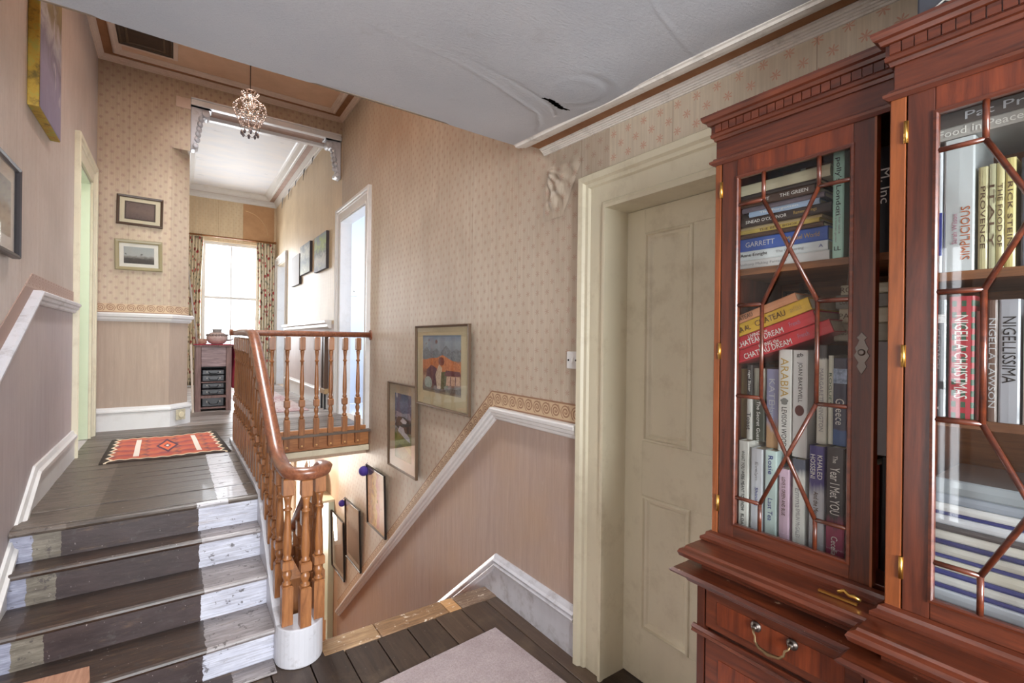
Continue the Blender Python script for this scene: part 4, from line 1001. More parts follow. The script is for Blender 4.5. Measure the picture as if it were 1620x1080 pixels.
# lower carcass
LX = XW-.080
def low_block(xf, y0, y1):
    carcass_box('lower_carcass', xf+.02, BX, y0, y1, .0, .90, M['mahog'])
    hi, lo = max(y0, y1), min(y0, y1)
    MB().box(xf, xf+.022, hi-.022, hi, .0, .90).build('corner_post', M['mahog'], bc, bevel=.002)
    MB().box(xf, xf+.022, lo, lo+.022, .0, .90).build('corner_post', M['mahog'], bc, bevel=.002)
    MB().box(xf-.008, xf+.03, lo-.004, hi+.004, .0, .10).build('plinth', M['mahog_h'], bc, bevel=.004)
    mb = MB(); mb.mould([(hi+.004, 0), (lo-.004, 0)], [(0, 0), (.006, .002), (.012, .008), (.010, .014), (.014, .018), (.006, .022), (0, .022)], lambda a, b, w_: Vector((xf-b*0-w_*0, a, .770+w_)) if False else Vector((xf, a, .77))) if False else None
    mb = MB(); pr = [(0, .768), (-.008, .768), (-.014, .773), (-.010, .779), (-.014, .784), (-.006, .79), (0, .79)]
    mb.prism(pr, lambda p, q, t_: Vector((xf+p, t_, q)), lo-.008, hi+.008); mb.build('mid_bead', M['mahog_h'], bc)
def drawer(xf, hi, lo):
    d = MB().box(xf+.001, xf+.02, lo+.002, hi-.002, .795, .893).build('drawer', M['mahog_h'], bc, bevel=.0015)
    MB().box(xf-.0005, xf+.002, lo+.035, hi-.035, .815, .873).build('flame_veneer', M['mahog_flame'], d)
    yc = (hi+lo)/2
    for s_ in (-1, 1):
        mb = MB(); mb.lathe([(xf-.001, .012), (xf-.004, .013), (xf-.006, .009), (xf-.009, .006), (xf-.014, .0065), (xf-.016, .004)], (0, yc+s_*.042, .862), 18, 'x'); mb.build('backplate', M['steel'], d)
    pth = [(xf-.014, yc+.042, .862), (xf-.018, yc+.040, .853), (xf-.022, yc+.034, .848), (xf-.024, yc+.033, .838), (xf-.026, yc+.024, .829), (xf-.028, yc, .825), (xf-.026, yc-.024, .829), (xf-.024, yc-.033, .838), (xf-.022, yc-.034, .848), (xf-.018, yc-.040, .853), (xf-.014, yc-.042, .862)]
    mb = MB(); mb.tube(pth, .0032, 8, scales=[1, .8, .8, .9, 1.2, 1.5, 1.2, .9, .8, .8, 1]); mb.build('handle', M['old_brass'], d)
def cupboard(xf, hi, lo):
    d = MB().box(xf+.001, xf+.02, lo+.002, hi-.002, .105, .764).build('cupboard_door', M['mahog_h'], bc, bevel=.0015)
    MB().box(xf-.0005, xf+.002, lo+.04, hi-.04, .145, .724).build('flame_veneer', M['mahog_flame'], d)
low_block(LX, YL0-.004, YL1-.0); drawer(LX, YL0-.028, YL1+.022); cupboard(LX, YL0-.028, YL1+.022)
low_block(LX-.05, YC0, YC1)
for a, b in ((YC0-.022, (YC0+YC1)/2+.002), ((YC0+YC1)/2-.002, YC1+.022)): drawer(LX-.05, a, b); cupboard(LX-.05, a, b)
low_block(LX, YR0, YR1); drawer(LX, YR0-.022, YR1+.022); cupboard(LX, YR0-.022, YR1+.022)
# shelves
def shelf(x, y0, y1, z, th=.018): return carcass_box('shelf', x, 1.60, y0, y1, z-th, z, M['inside'], .001)
shelf(1.30, YL0-.012, YL1-.008, 1.760)
shelf(1.27, YC0-.026, YC1+.026, 1.700)
shelf(1.27, YC0-.026, YC1+.026, 1.408)

# ------------------------------------------------------------------ lettering
_txt = {}
def text(body, parent, origin, right, up, width=None, height=None, mat=None, name='lettering', align='C', serif=False, spread=None):
    """flat letters laid on a surface: origin = centre, right/up = unit vectors of the writing"""
    cu = bpy.data.curves.new(name, 'FONT'); cu.body = body; cu.align_x = 'CENTER'; cu.align_y = 'CENTER'; cu.extrude = .004; cu.resolution_u = 2
    if spread: cu.space_character = spread
    o = bpy.data.objects.new(name, cu); C.objects.link(o)
    dg = bpy.context.evaluated_depsgraph_get(); me = bpy.data.meshes.new_from_object(o.evaluated_get(dg))
    bpy.data.objects.remove(o); bpy.data.curves.remove(cu)
    if not me.vertices: return None
    xs_ = [v.co.x for v in me.vertices]; ys2 = [v.co.y for v in me.vertices]
    w0, h0 = max(xs_)-min(xs_), max(ys2)-min(ys2)
    sx = (width/w0) if width else None; sy = (height/h0) if height else None
    if sx is None: sx = sy
    if sy is None: sy = sx
    cxm, cym = (max(xs_)+min(xs_))/2, (max(ys2)+min(ys2))/2
    right = Vector(right); up = Vector(up); nn = right.cross(up)
    off = org(parent); O = Vector(origin)
    for v in me.vertices:
        p = O + right*((v.co.x-cxm)*sx) + up*((v.co.y-cym)*sy) + nn*(v.co.z*.05)
        v.co = p-off
    me.materials.clear(); me.materials.append(mat)
    o = bpy.data.objects.new(name, me); C.objects.link(o); o.parent = parent; ORG[o] = off
    return o
INK = {n_: plain('ink_'+n_, c_, .5) for n_, c_ in dict(black=(28, 26, 28), white=(236, 234, 228), grey=(150, 148, 150), gold=(196, 162, 92), red=(170, 40, 44), blue=(44, 52, 130), green=(58, 90, 60), orange=(196, 104, 50), silver=(200, 202, 206), brown=(92, 66, 48), pink=(190, 130, 150)).items()}
DOWN, OUTY, UPZ, RY = Vector((0, 0, -1)), Vector((0, -1, 0)), Vector((0, 0, 1)), Vector((0, 1, 0))
def bookmat(name, c, c2=None, split=.5, ax=2, soft=.03):
    if c2 is None: return plain('cover_'+name, c, .32, coat=.25)
    k = N('cover_'+name); tc = k.n('TexCoord'); sp3 = k.n('SeparateXYZ'); k.l(tc.outputs['Generated'], sp3.inputs[0])
    nz = k.noise(tc.outputs['Generated'], 3, 4, .6)
    t_ = k.math('ADD', sp3.outputs[ax], k.math('MULTIPLY', k.math('SUBTRACT', nz, .5), soft*4))
    k.col(k.ramp(t_, [(max(0, split-soft), rgba(c)), (min(1, split+soft), rgba(c2))])); k.b.inputs['Roughness'].default_value = .32; k.b.inputs['Coat Weight'].default_value = .25
    return k.m
def book(x, y0, y1, z0, z1, cover, label, group, depth=.15, texts=(), pages=True, name='book', blocks=()):
    """upright book, spine towards -x; texts = (string, z centre, length, height, ink, direction, y shift)"""
    yc = (y0+y1)/2; t = thing(name, (x+depth/2, yc, z0), label, 'book', group)
    th = min(.0025, (y1-y0)*.15); r_ = .002
    mb = MB(); mb.prism([(x+.002, y0), (x+depth, y0), (x+depth, y0+th), (x+.006, y0+th), (x+.006, y1-th), (x+depth, y1-th), (x+depth, y1), (x+.002, y1), (x, y1-.003 if y1-y0 > .01 else y1-.001), (x-.0006, yc), (x, y0+.003 if y1-y0 > .01 else y0+.001)], ROOM_PLAN, z0, z1)
    mb.build('cover', cover, t)
    MB().box(x+.006, x+depth-.003, y0+th, y1-th, z0+.003, z1-.003).build('pages', M['pages'], t)
    for (za, zb, mt) in blocks: MB().box(x-.0012, x+.003, y0+.0005, y1-.0005, za, zb).build('spine_panel', mt, t)
    for tx in texts:
        s_, zc_, ln, ht, ink = tx[:5]; dr = tx[5] if len(tx) > 5 else 'D'; dy = tx[6] if len(tx) > 6 else 0
        if dr == 'D': text(s_, t, (x-.0014, yc+dy, zc_), DOWN, OUTY, ln, ht, INK[ink])
        elif dr == 'U': text(s_, t, (x-.0014, yc+dy, zc_), UPZ, RY, ln, ht, INK[ink])
        else: text(s_, t, (x-.0014, yc+dy, zc_), OUTY, UPZ, ln, ht, INK[ink])
    return t
def flat_book(x, y0, y1, z0, z1, cover, label, group, depth=.2, texts=(), tilt=0, name='book'):
    """book lying down, spine towards -x; tilt about x through its lower far corner"""
    t = thing(name, (x+depth/2, (y0+y1)/2, z0), label, 'book', group)
    R2 = Matrix.Rotation(tilt, 3, 'X'); piv = Vector((x, y0, z0))
    def rp(p): return R2 @ (Vector(p)-piv) + piv
    th = min(.0025, (z1-z0)*.15)
    mb = MB(); zc_ = (z0+z1)/2
    mb.prism([(x+.002, z0), (x+depth, z0), (x+depth, z0+th), (x+.006, z0+th), (x+.006, z1-th), (x+depth, z1-th), (x+depth, z1), (x+.002, z1), (x, z1-.003), (x-.001, zc_), (x, z0+.003)], lambda p, q, t_: rp((p, t_, q)), y0, y1)
    mb.build('cover', cover, t)
    mb = MB(); mb.box(x+.006, x+depth-.003, y0+.003, y1-.003, z0+th, z1-th); mb.v = [rp(p) for p in mb.v]; mb.build('pages', M['pages'], t)
    for s_, yt, ln, ht, ink in texts:
        p = rp((x-.0016, yt, zc_)); text(s_, t, p, R2 @ OUTY, R2 @ UPZ, ln, ht, INK[ink])
    return t

# left wing, bottom row
G = 'books on the bottom shelf of the left glazed door'
XB1 = 1.318; Z0 = 1.026
book(XB1, .713, .742, Z0, 1.277, bookmat('white', (226, 224, 216)), 'white hardback with black capitals on its spine, leftmost in the bottom row', G, texts=[('WHAT YOU WERE MEANT TO KNOW', 1.165, .17, .009, 'black'), ('SLOAN', 1.052, .04, .008, 'black')])
book(XB1, .674, .706, Z0, 1.262, bookmat('greywhite', (206, 208, 214)), 'pale grey book with faint script, second in the bottom row', G, texts=[('Evelyn', 1.20, .05, .010, 'grey'), ('Shining', 1.13, .05, .011, 'blue')])
book(XB1, .636, .667, Z0, 1.264, bookmat('mint_low', (198, 218, 214)), 'pale mint book with blue script, third in the bottom row', G, texts=[('Rosie', 1.225, .05, .013, 'blue'), ('Last Tea', 1.105, .06, .012, 'blue')])
book(XB1, .604, .630, Z0, 1.222, bookmat('pinkspine', (214, 184, 204)), 'slim pink book, shorter than its neighbours in the bottom row', G, texts=[('LOVE IS GREEN AND BLUE', 1.15, .10, .009, 'brown')])
t = book(XB1, .566, .596, Z0+.0, 1.255, bookmat('whiteleaf', (222, 222, 216), (90, 96, 112), .84, 2, .05), 'white book with a dark leafy top leaning a little in the bottom row', G, texts=[('Emma', 1.155, .05, .014, 'grey'), ('EMILIN McGALEY', 1.09, .075, .010, 'grey')])
book(XB1, .522, .556, Z0, 1.297, bookmat('khaled', (196, 198, 206), (74, 66, 130), .60, 2, .05), 'thick purple and cream book with silver author lettering on its spine', G, texts=[('KHALED', 1.245, .060, .011, 'white', 'D', -.008), ('HOSSEINI', 1.245, .060, .011, 'white', 'D', .008), ('And the Mountains', 1.14, .085, .011, 'brown')])
book(XB1, .478, .517, Z0, 1.300, bookmat('year', (160, 60, 96), (56, 50, 54), .34, 2, .06), 'black and magenta novel with big white title script at the row end', G, texts=[('The', 1.272, .018, .010, 'white', 'D'), ('Year I Met YOU', 1.195, .115, .021, 'white'), ('Cecelia', 1.062, .045, .014, 'white')])
book(XB1+.035, .42, .452, Z0, 1.27, bookmat('red_spine', (132, 52, 40)), 'brown red book seen in the gap beside the glazed door', G, texts=[('THE FAMILY O CARTER', 1.16, .16, .012, 'gold')])
book(XB1+.035, .384, .415, Z0, 1.29, bookmat('blackgap', (40, 36, 38)), 'black book seen in the gap beside the glazed door', G, texts=[('PORTER', 1.12, .08, .012, 'white')])
# left wing, upper row behind it
G = 'books on the upper row of the left glazed door'
X2_ = 1.352; Z1 = 1.252
book(X2_+.01, .7385, .762, 1.2772, 1.478, bookmat('olive', (128, 112, 68)), 'olive brown paperback at the left end of the upper row', G, depth=.13)
book(X2_-.003, .722, .737, 1.2772, 1.49, bookmat('toast', (214, 212, 204), (60, 56, 54), .55, 2, .01), 'slim book, black above and white below, with a white slogan in the upper row', G, depth=.13, texts=[('nigel Slater', 1.445, .06, .009, 'white'), ('Toast', 1.33, .05, .011, 'black')])
k_m = bookmat('speckled', (70, 74, 62), (170, 166, 150), .7, 2, .2)
book(X2_, .688, .719, 1.2772, 1.482, k_m, 'dark speckled book with a flowered top in the upper row', G, texts=[('The Secret Guests', 1.33, .12, .010, 'white')])
book(X2_, .650, .683, 1.2642, 1.482, bookmat('lilac', (190, 150, 110), (158, 158, 190), .30, 2, .08), 'lilac blue book with a sandy foot in the upper row', G, texts=[('KATE', 1.42, .07, .016, 'silver'), ('Haven', 1.36, .05, .014, 'silver')])
book(X2_-.012, .611, .645, 1.2642, 1.537, bookmat('arabia', (226, 224, 218)), 'tall white hardback with large gold capitals and a small emblem on its spine', G, texts=[('ARABIA', 1.462, .105, .020, 'gold'), ('LEVISON WOOD', 1.33, .105, .013, 'black')])
book(X2_-.012, .572, .608, 1.2555, 1.536, bookmat('joan', (224, 222, 220)), 'tall white hardback with dark capitals and a brown oval on its spine', G, texts=[('gb', 1.523, .016, .012, 'black', 'H'), ('JOAN BAKEWELL', 1.452, .105, .013, 'black')])
book(X2_+.03, .5575, .570, 1.2555, 1.50, bookmat('darkgap', (58, 50, 46)), 'thin dark book behind the tall white hardbacks', G)
book(X2_, .532, .555, 1.2975, 1.550, bookmat('penelope', (218, 214, 202), (60, 56, 58), .86, 2, .01), 'cream hardback topped by a black and white portrait in the upper row', G, texts=[('MARGARET', 1.45, .08, .009, 'grey'), ('PENINGTON', 1.37, .08, .010, 'grey')])
book(X2_+.004, .519, .530, 1.3005, 1.524, bookmat('thin_pale', (222, 220, 204)), 'very thin cream book in the upper row beside the navy guide', G, texts=[('ROGUES', 1.44, .08, .006, 'green')])
book(X2_, .486, .517, 1.3005, 1.518, bookmat('greece', (60, 96, 150), (58, 60, 84), .18, 2, .01), 'navy travel guide with a small photo patch and pale lower case title', G, texts=[('Greece', 1.385, .065, .019, 'white')], blocks=[(1.455, 1.492, plain('photo_patch', (150, 168, 196), .3, var=.2, vs=120))])
book(X2_+.02, .44, .48, 1.3005, 1.55, bookmat('black2', (46, 42, 48)), 'black hardback at the right end of the upper row behind the lock', G, texts=[('TERRA', 1.5, .05, .014, 'white')])
book(X2_+.02, .388, .432, 1.2905, 1.56, bookmat('grey3', (150, 146, 148)), 'grey book showing in the door gap on the upper row', G)
# oval and emblem on the two tall white spines
tt = [o for o in bpy.data.objects if o.get('label', '').startswith('tall white hardback with dark')][0]
MB().prism([(.590+.011*math.cos(a), 1.378+.014*math.sin(a)) for a in [2*PI*i/20 for i in range(20)]], lambda p, q, t_: Vector((t_, p, q)), X2_-.0138, X2_-.012).build('spine_emblem', plain('emblem_brown', (96, 50, 46), .4), tt)
tt = [o for o in bpy.data.objects if o.get('label', '').startswith('tall white hardback with large')][0]
MB().prism([(.628+.009*math.cos(a)*(1+.2*math.sin(5*a)), 1.398+.009*math.sin(a)) for a in [2*PI*i/24 for i in range(24)]], lambda p, q, t_: Vector((t_, p, q)), X2_-.0138, X2_-.012).build('spine_emblem', plain('emblem_grey', (130, 130, 126), .4), tt)
# leaning stack over that row
G = 'leaning books lying across the upright row'
TL = math.radians(-20.0)
def lean(k_, th, c, lab, txts, L=.245, dy=0):
    base = Vector((1.322, .752, 1.494)); upv = Matrix.Rotation(TL, 3, 'X') @ UPZ
    p = base + upv*k_
    # anchored at its far left corner: y1 = .752, extends to lower y while rising
    t = thing('book', (1.42, .63, 1.5), lab, 'book', G)
    R2 = Matrix.Rotation(TL, 3, 'X')
    def rp(x, s_, h): return Vector((x, 0, 0)) + Vector((0, p.y, p.z)) + R2 @ Vector((0, -s_, h))
    x = p.x; d = .19; a = .0025
    mb = MB(); mb.prism([(x+.002, 0), (x+d, 0), (x+d, a), (x+.006, a), (x+.006, th-a), (x+d, th-a), (x+d, th), (x+.002, th), (x, th-.003), (x-.001, th/2), (x, .003)], lambda q, h, t_: rp(q, t_, h), dy, dy+L); mb.build('cover', c, t)
    mb = MB(); mb.prism([(x+.006, a), (x+d-.003, a), (x+d-.003, th-a), (x+.006, th-a)], lambda q, h, t_: rp(q, t_, h), dy+.003, dy+L-.003); mb.build('pages', M['pages'], t)
    for s_, pos, ln, ht, ink, row in txts:
        text(s_, t, rp(x-.0022, dy+pos, th*row), R2 @ OUTY, R2 @ UPZ, ln, ht, INK[ink])
redm = bookmat('redbook', (196, 48, 58)); pinkend = plain('pink_spine_end', (206, 96, 140), .4, var=.1, vs=60)
lean(.000, .034, redm, 'red book lowest in the leaning stack, white title along its spine', [('LIVING the', .105, .055, .010, 'white', .74), ('CHATEAU DREAM', .095, .135, .015, 'white', .34), ('French', .195, .028, .012, 'pink', .5)], .262)
lean(.0355, .034, bookmat('redbook2', (202, 54, 62)), 'second red book in the leaning stack, same white title', [('LIVING the', .085, .055, .010, 'white', .74), ('CHATEAU DREAM', .085, .135, .015, 'white', .34), ('French', .185, .028, .012, 'pink', .5)], .235)
lean(.071, .034, bookmat('yellowbook', (214, 170, 60)), 'yellow book with brown title resting on the red ones', [('CHATEAU', .13, .085, .016, 'brown', .5), ('LARA AL', .045, .055, .014, 'brown', .45), ('and Dick', .20, .03, .014, 'gold', .5)], .235)
lean(.1065, .022, bookmat('orangebook', (206, 142, 104)), 'orange tan book on top of the leaning stack', [('CHATEAU', .06, .06, .012, 'brown', .5)], .21)
# three grey-cream books stacked beyond the leaning ones
G = 'stacked books at the right behind the leaning stack'
z = 1.5605
for i, (h, c, lab) in enumerate(((.045, (150, 140, 120), 'tan grey book at the bottom of the stack behind the lock'), (.038, (188, 176, 150), 'beige book in the middle of the stack behind the lock'), (.035, (132, 126, 116), 'grey book third up in the stack behind the lock'), (.025, (196, 186, 160), 'cream book on top of the stack behind the lock'))):
    flat_book(1.40+.004*i, .385, .535-.01*(i % 2), z, z+h, bookmat('stk%d' % i, c), lab, G, .18, texts=[(['TUSCANY', 'PARIS', 'LONDON', 'ROME'][i], .50, .05, .014, 'brown')]); z += h+.0005
# small pictures standing at the back
def small_frame(y0, y1, z0, z1, x, fc, pm, label):
    t = thing('photo_frame', (x, (y0+y1)/2, z0), label, 'picture frame')
    w_ = .009; mb = MB(); mb.box(x, x+.012, y0, y0+w_, z0, z1); mb.box(x, x+.012, y1-w_, y1, z0, z1); mb.box(x, x+.012, y0+w_, y1-w_, z0, z0+w_); mb.box(x, x+.012, y0+w_, y1-w_, z1-w_, z1); mb.build('frame', plain('fr_%s' % label[:6], fc, .4), t, bevel=.001)
    mb = MB(); mb.quad_uv((x+.006, y1-w_, z0+w_), (x+.006, y0+w_, z0+w_), (x+.006, y0+w_, z1-w_), (x+.006, y1-w_, z1-w_)); mb.build('print', pm, t)
    mb = MB().box(x+.007, x+.011, y0+w_, y1-w_, z0+w_, z1-w_).build('backing', M['black'], t)
    return t
# ledge book behind leaning stack carries the small frame
small_frame(.655, .735, 1.6, 1.715, 1.55, (36, 28, 24), art('figures', [(0, (90, 84, 76)), (.45, (176, 172, 160)), (.6, (96, 90, 84)), (1, (130, 124, 112))], .2, 4, (220, 220, 210), 5), 'small dark framed photograph standing behind the leaning books')
small_frame(.455, .515, 1.706, 1.7415, 1.42, (70, 58, 44), art('carving', [(0, (40, 36, 34)), (.5, (96, 84, 70)), (1, (44, 40, 36))], .4, 12, (120, 108, 90), 14), 'dark carved panel picture under the top shelf at the right')
MB_ = MB().box(1.525, 1.60, .60, .762, 1.262, 1.60).build('book_riser', M['inside'], bc)
# top shelf of the left wing
G = 'books lying in a pile on the top shelf of the left wing'
zt = 1.760
pile = [(.026, (214, 212, 210), .752, .515, 'white book at the bottom of the top shelf pile', [('Anthony Making Fantasies', .68, .13, .009, 'grey')]),
        (.026, (216, 222, 224), .752, .520, 'white book with navy script second from the pile bottom', [('Anne Enright', .705, .075, .012, 'black'), ('The Gathering', .61, .07, .010, 'grey'), ('A', .535, .01, .008, 'blue')]),
        (.036, (58, 92, 170), .753, .522, 'thick blue book in the middle of the top shelf pile', [('GARRETT', .69, .08, .014, 'silver'), ('Michael World', .58, .08, .012, 'gold')]),
        (.012, (84, 62, 50), .748, .53, 'thin dark brown book on the blue one', []),
        (.012, (206, 180, 96), .750, .54, 'thin yellow book in the top shelf pile', [('THE BEST BOOK', .64, .10, .006, 'brown')]),
        (.008, (190, 168, 130), .745, .535, 'very thin tan book in the top shelf pile', []),
        (.025, (62, 50, 46), .742, .512, 'dark brown book with spaced white capitals in the pile', [("SINEAD O'CONNOR", .672, .11, .009, 'white'), ('Rememberings', .572, .055, .011, 'gold')]),
        (.016, (168, 188, 214), .72, .54, 'pale blue book in the upper part of the pile', [('The Forgotten', .64, .1, .008, 'white')]),
        (.014, (120, 108, 116), .742, .53, 'grey mauve book in the upper part of the pile', []),
        (.024, (82, 60, 48), .742, .55, 'brown book with two white titles near the pile top', [('INSIGHT', .685, .045, .009, 'white'), ('THE GREEN', .60, .07, .009, 'white')]),
        (.012, (66, 56, 52), .745, .54, 'thin charcoal book under the cream one', []),
        (.030, (206, 196, 166), .750, .518, 'thick cream book on the very top of the pile', [])]
for i, (h, c, ya, yb, lab, tx) in enumerate(pile):
    flat_book(1.316+.003*(i % 3), yb, ya, zt, zt+h-.0004, bookmat('pile%d' % i, c), lab, G, .20, texts=tx); zt += h
book(1.312, .484, .508, 1.760, 2.028, bookmat('mint', (176, 216, 200)), 'tall pale mint paperback standing beside the pile on the top shelf', 'standing books on the top shelf of the left wing', texts=[("polly's London", 1.935, .14, .014, 'black'), ('from a kitchen garden', 1.84, .08, .005, 'grey', 'D', .004), ('and her table', 1.85, .06, .005, 'grey', 'D', -.004), ('LL', 1.785, .014, .010, 'black', 'H')])
book(1.34, .442, .474, 1.760, 2.03, bookmat('blk4', (50, 46, 46)), 'black book standing behind the door frame on the top shelf', 'standing books on the top shelf of the left wing', texts=[('EAT', 1.9, .08, .018, 'white')])
book(1.34, .388, .432, 1.760, 2.01, bookmat('blk5', (38, 36, 40)), 'black book showing through the door gap on the top shelf', 'standing books on the top shelf of the left wing', texts=[('M. Inc', 1.92, .08, .018, 'white')])

# centre section
G = 'books on the top shelf of the centre section'
XC_ = 1.275
book(XC_, .294, .312, 1.700, 1.952, bookmat('c_white', (216, 220, 226)), 'white book with a blue ribbon mark, first on the centre top shelf', G, texts=[('Sarah Wilson', 1.86, .05, .006, 'grey'), ('ll', 1.938, .010, .008, 'black', 'H'), ('Q', 1.712, .008, .009, 'grey', 'H')], blocks=[(1.735, 1.822, plain('blue_ribbon', (62, 74, 160), .4))])
book(XC_, .246, .292, 1.700, 1.965, bookmat('c_white2', (212, 218, 220)), 'thick white book with a large reddish brown one word title', G, texts=[('SIMPLICIOUS', 1.775, .105, .014, 'orange', 'U', -.010), ('Sarah Wilson', 1.785, .06, .008, 'pink', 'U', .006)])
for i, (a, b, c, h, lab, s_) in enumerate(((.227, .241, (206, 198, 150), 1.898, 'olive cream book, first of four yellowish guides', 'PROVENCE'), (.217, .226, (198, 196, 160), 1.90, 'thin grey green book, second of the yellowish guides', 'ITALY'), (.205, .216, (216, 206, 150), 1.90, 'straw coloured book, third of the yellowish guides', 'THE FOOD OF'), (.190, .204, (224, 208, 136), 1.905, 'bright straw book, last of the yellowish guides', 'RICK STEIN'))):
    book(XC_, a, b, 1.70, h, bookmat('c_y%d' % i, c), lab, G, texts=[(s_, 1.80, .12, .007, 'brown')])
for i in range(8):
    a = .183-.027*i; c = [(90, 96, 110), (150, 60, 50), (206, 204, 198), (60, 60, 66), (120, 130, 90), (190, 170, 140), (70, 80, 120), (200, 196, 190)][i]
    book(XC_, a-.024, a, 1.70, 1.90+.01*(i % 3), bookmat('c_m%d' % i, c), ['slate', 'brick red', 'off white', 'near black', 'moss green', 'sand', 'navy blue', 'ivory'][i]+' book further right on the centre top shelf', G)
flat_book(XC_-.005, .16, .335-.02, 1.9665, 1.9905, bookmat('c_top', (180, 176, 170)), 'grey book lying across the top of the white books', G, .2, texts=[('Food in Peace', .24, .12, .014, 'white')])
flat_book(XC_-.005, .13, .315, 1.991, 2.02, bookmat('c_top2', (96, 88, 84)), 'dark grey book lying uppermost in the centre section', G, .2, texts=[('Pat Price', .20, .12, .015, 'silver')])
G = 'books on the middle shelf of the centre section'
book(XC_, .286, .310, 1.408, 1.645, bookmat('m_dark', (52, 50, 54)), 'charcoal book with a small white portrait, first on the centre middle shelf', G, texts=[('CLODAGH', 1.545, .08, .006, 'grey'), ('BBC', 1.425, .006, .005, 'white', 'H')], blocks=[(1.598, 1.615, plain('portrait_patch', (206, 202, 200), .5, var=.2, vs=200))])
k = N('tartan_cover'); v = k.coord(); sp4 = k.n('SeparateXYZ'); k.l(v, sp4.inputs[0])
f1 = k.math('LESS_THAN', k.math('FRACT', k.math('MULTIPLY', sp4.outputs[2], 45.0)), .5); f2 = k.math('LESS_THAN', k.math('FRACT', k.math('MULTIPLY', sp4.outputs[1], 70.0)), .5)
k.col(k.mix(f2, k.mix(f1, rgba((176, 52, 60)), rgba((60, 92, 70))), rgba((190, 70, 80)), 'MIX')); k.b.inputs['Roughness'].default_value = .4
book(XC_, .244, .282, 1.408, 1.650, k.m, 'red and green checked book with tall white capitals', G, texts=[('NIGELLA CHRISTMAS', 1.53, .165, .020, 'white')])
book(XC_, .212, .226, 1.408, 1.64, bookmat('m_brown', (110, 84, 72)), 'brown book with silver capitals between the checked and silver ones', G, texts=[('NIGELLA LAWSON', 1.52, .17, .009, 'silver')])
book(XC_, .228, .242, 1.408, 1.62, bookmat('m_tan', (130, 60, 56)), 'thin maroon book beside the checked one', G)
book(XC_, .182, .210, 1.408, 1.64, bookmat('m_silver', (186, 190, 200)), 'silvery blue book with tall pale outlined capitals', G, texts=[('NIGELLISSIMA', 1.545, .125, .018, 'black')])
for i in range(7):
    a = .178-.03*i; c = [(216, 214, 210), (176, 70, 60), (70, 76, 90), (200, 190, 160), (96, 110, 96), (214, 206, 200), (80, 60, 60)][i]
    book(XC_, a-.027, a, 1.408, 1.61+.012*(i % 3), bookmat('m_m%d' % i, c), ['white', 'tomato red', 'steel blue', 'buff', 'sage', 'chalky', 'plum'][i]+' book further right on the centre middle shelf', G)
# striped stack of magazines at the bottom
G = 'magazines stacked flat at the bottom of the centre section'
zt = 1.040
stk = [((202, 206, 214), .024, 'pale grey'), ((70, 72, 130), .008, 'navy'), ((214, 212, 208), .020, 'chalk white'), ((64, 68, 128), .010, 'indigo'), ((208, 204, 190), .022, 'cream'), ((76, 80, 140), .010, 'blue'), ((196, 192, 184), .018, 'warm grey'), ((60, 62, 110), .009, 'dark blue'), ((212, 208, 200), .020, 'off white'), ((90, 84, 84), .012, 'charcoal'), ((206, 208, 214), .018, 'silver white'), ((66, 70, 132), .009, 'ultramarine'), ((214, 214, 214), .016, 'white'), ((150, 158, 170), .020, 'blue grey')]
for i, (c, h, nm) in enumerate(stk):
    flat_book(XC_-.01+.004*(i % 3), .0+.01*(i % 2), .320-.006*(i % 3), zt, zt+h-.0003, bookmat('stack%d' % i, c), nm+' magazine in the striped stack, number %s from its bottom' % ['one', 'two', 'three', 'four', 'five', 'six', 'seven', 'eight', 'nine', 'ten', 'eleven', 'twelve', 'thirteen', 'fourteen'][i], G, .21, name='magazine'); zt += h
o = flat_book(XC_-.01, .10, .30, zt, zt+.03, plain('clear_tray', (150, 158, 164), .2, coat=.5), 'grey plastic tray lying on top of the striped magazine stack', 'plastic boxes in the centre section', .2, name='tray'); o['category'] = 'tray'
# box and papers on top of the bookcase
t = thing('storage_box', (1.42, .2, 2.196), 'dark grey box with white scribbles on top of the bookcase', 'box')
MB().box(1.26, 1.58, -.25, .335, 2.1965, 2.45).build('box_body', plain('dark_box', (70, 72, 80), .6, var=.05), t, bevel=.004)
mb = MB(); mb.tube([(1.258, .31-.02*i, 2.235+.012*math.sin(i*1.7)) for i in range(12)], .0022, 6); mb.build('scribble', INK['white'], t)
mb = MB(); mb.tube([(1.258, .30-.018*i, 2.215+.006*math.sin(i*2.3)) for i in range(10)], .0018, 6); mb.build('scribble', INK['white'], t)

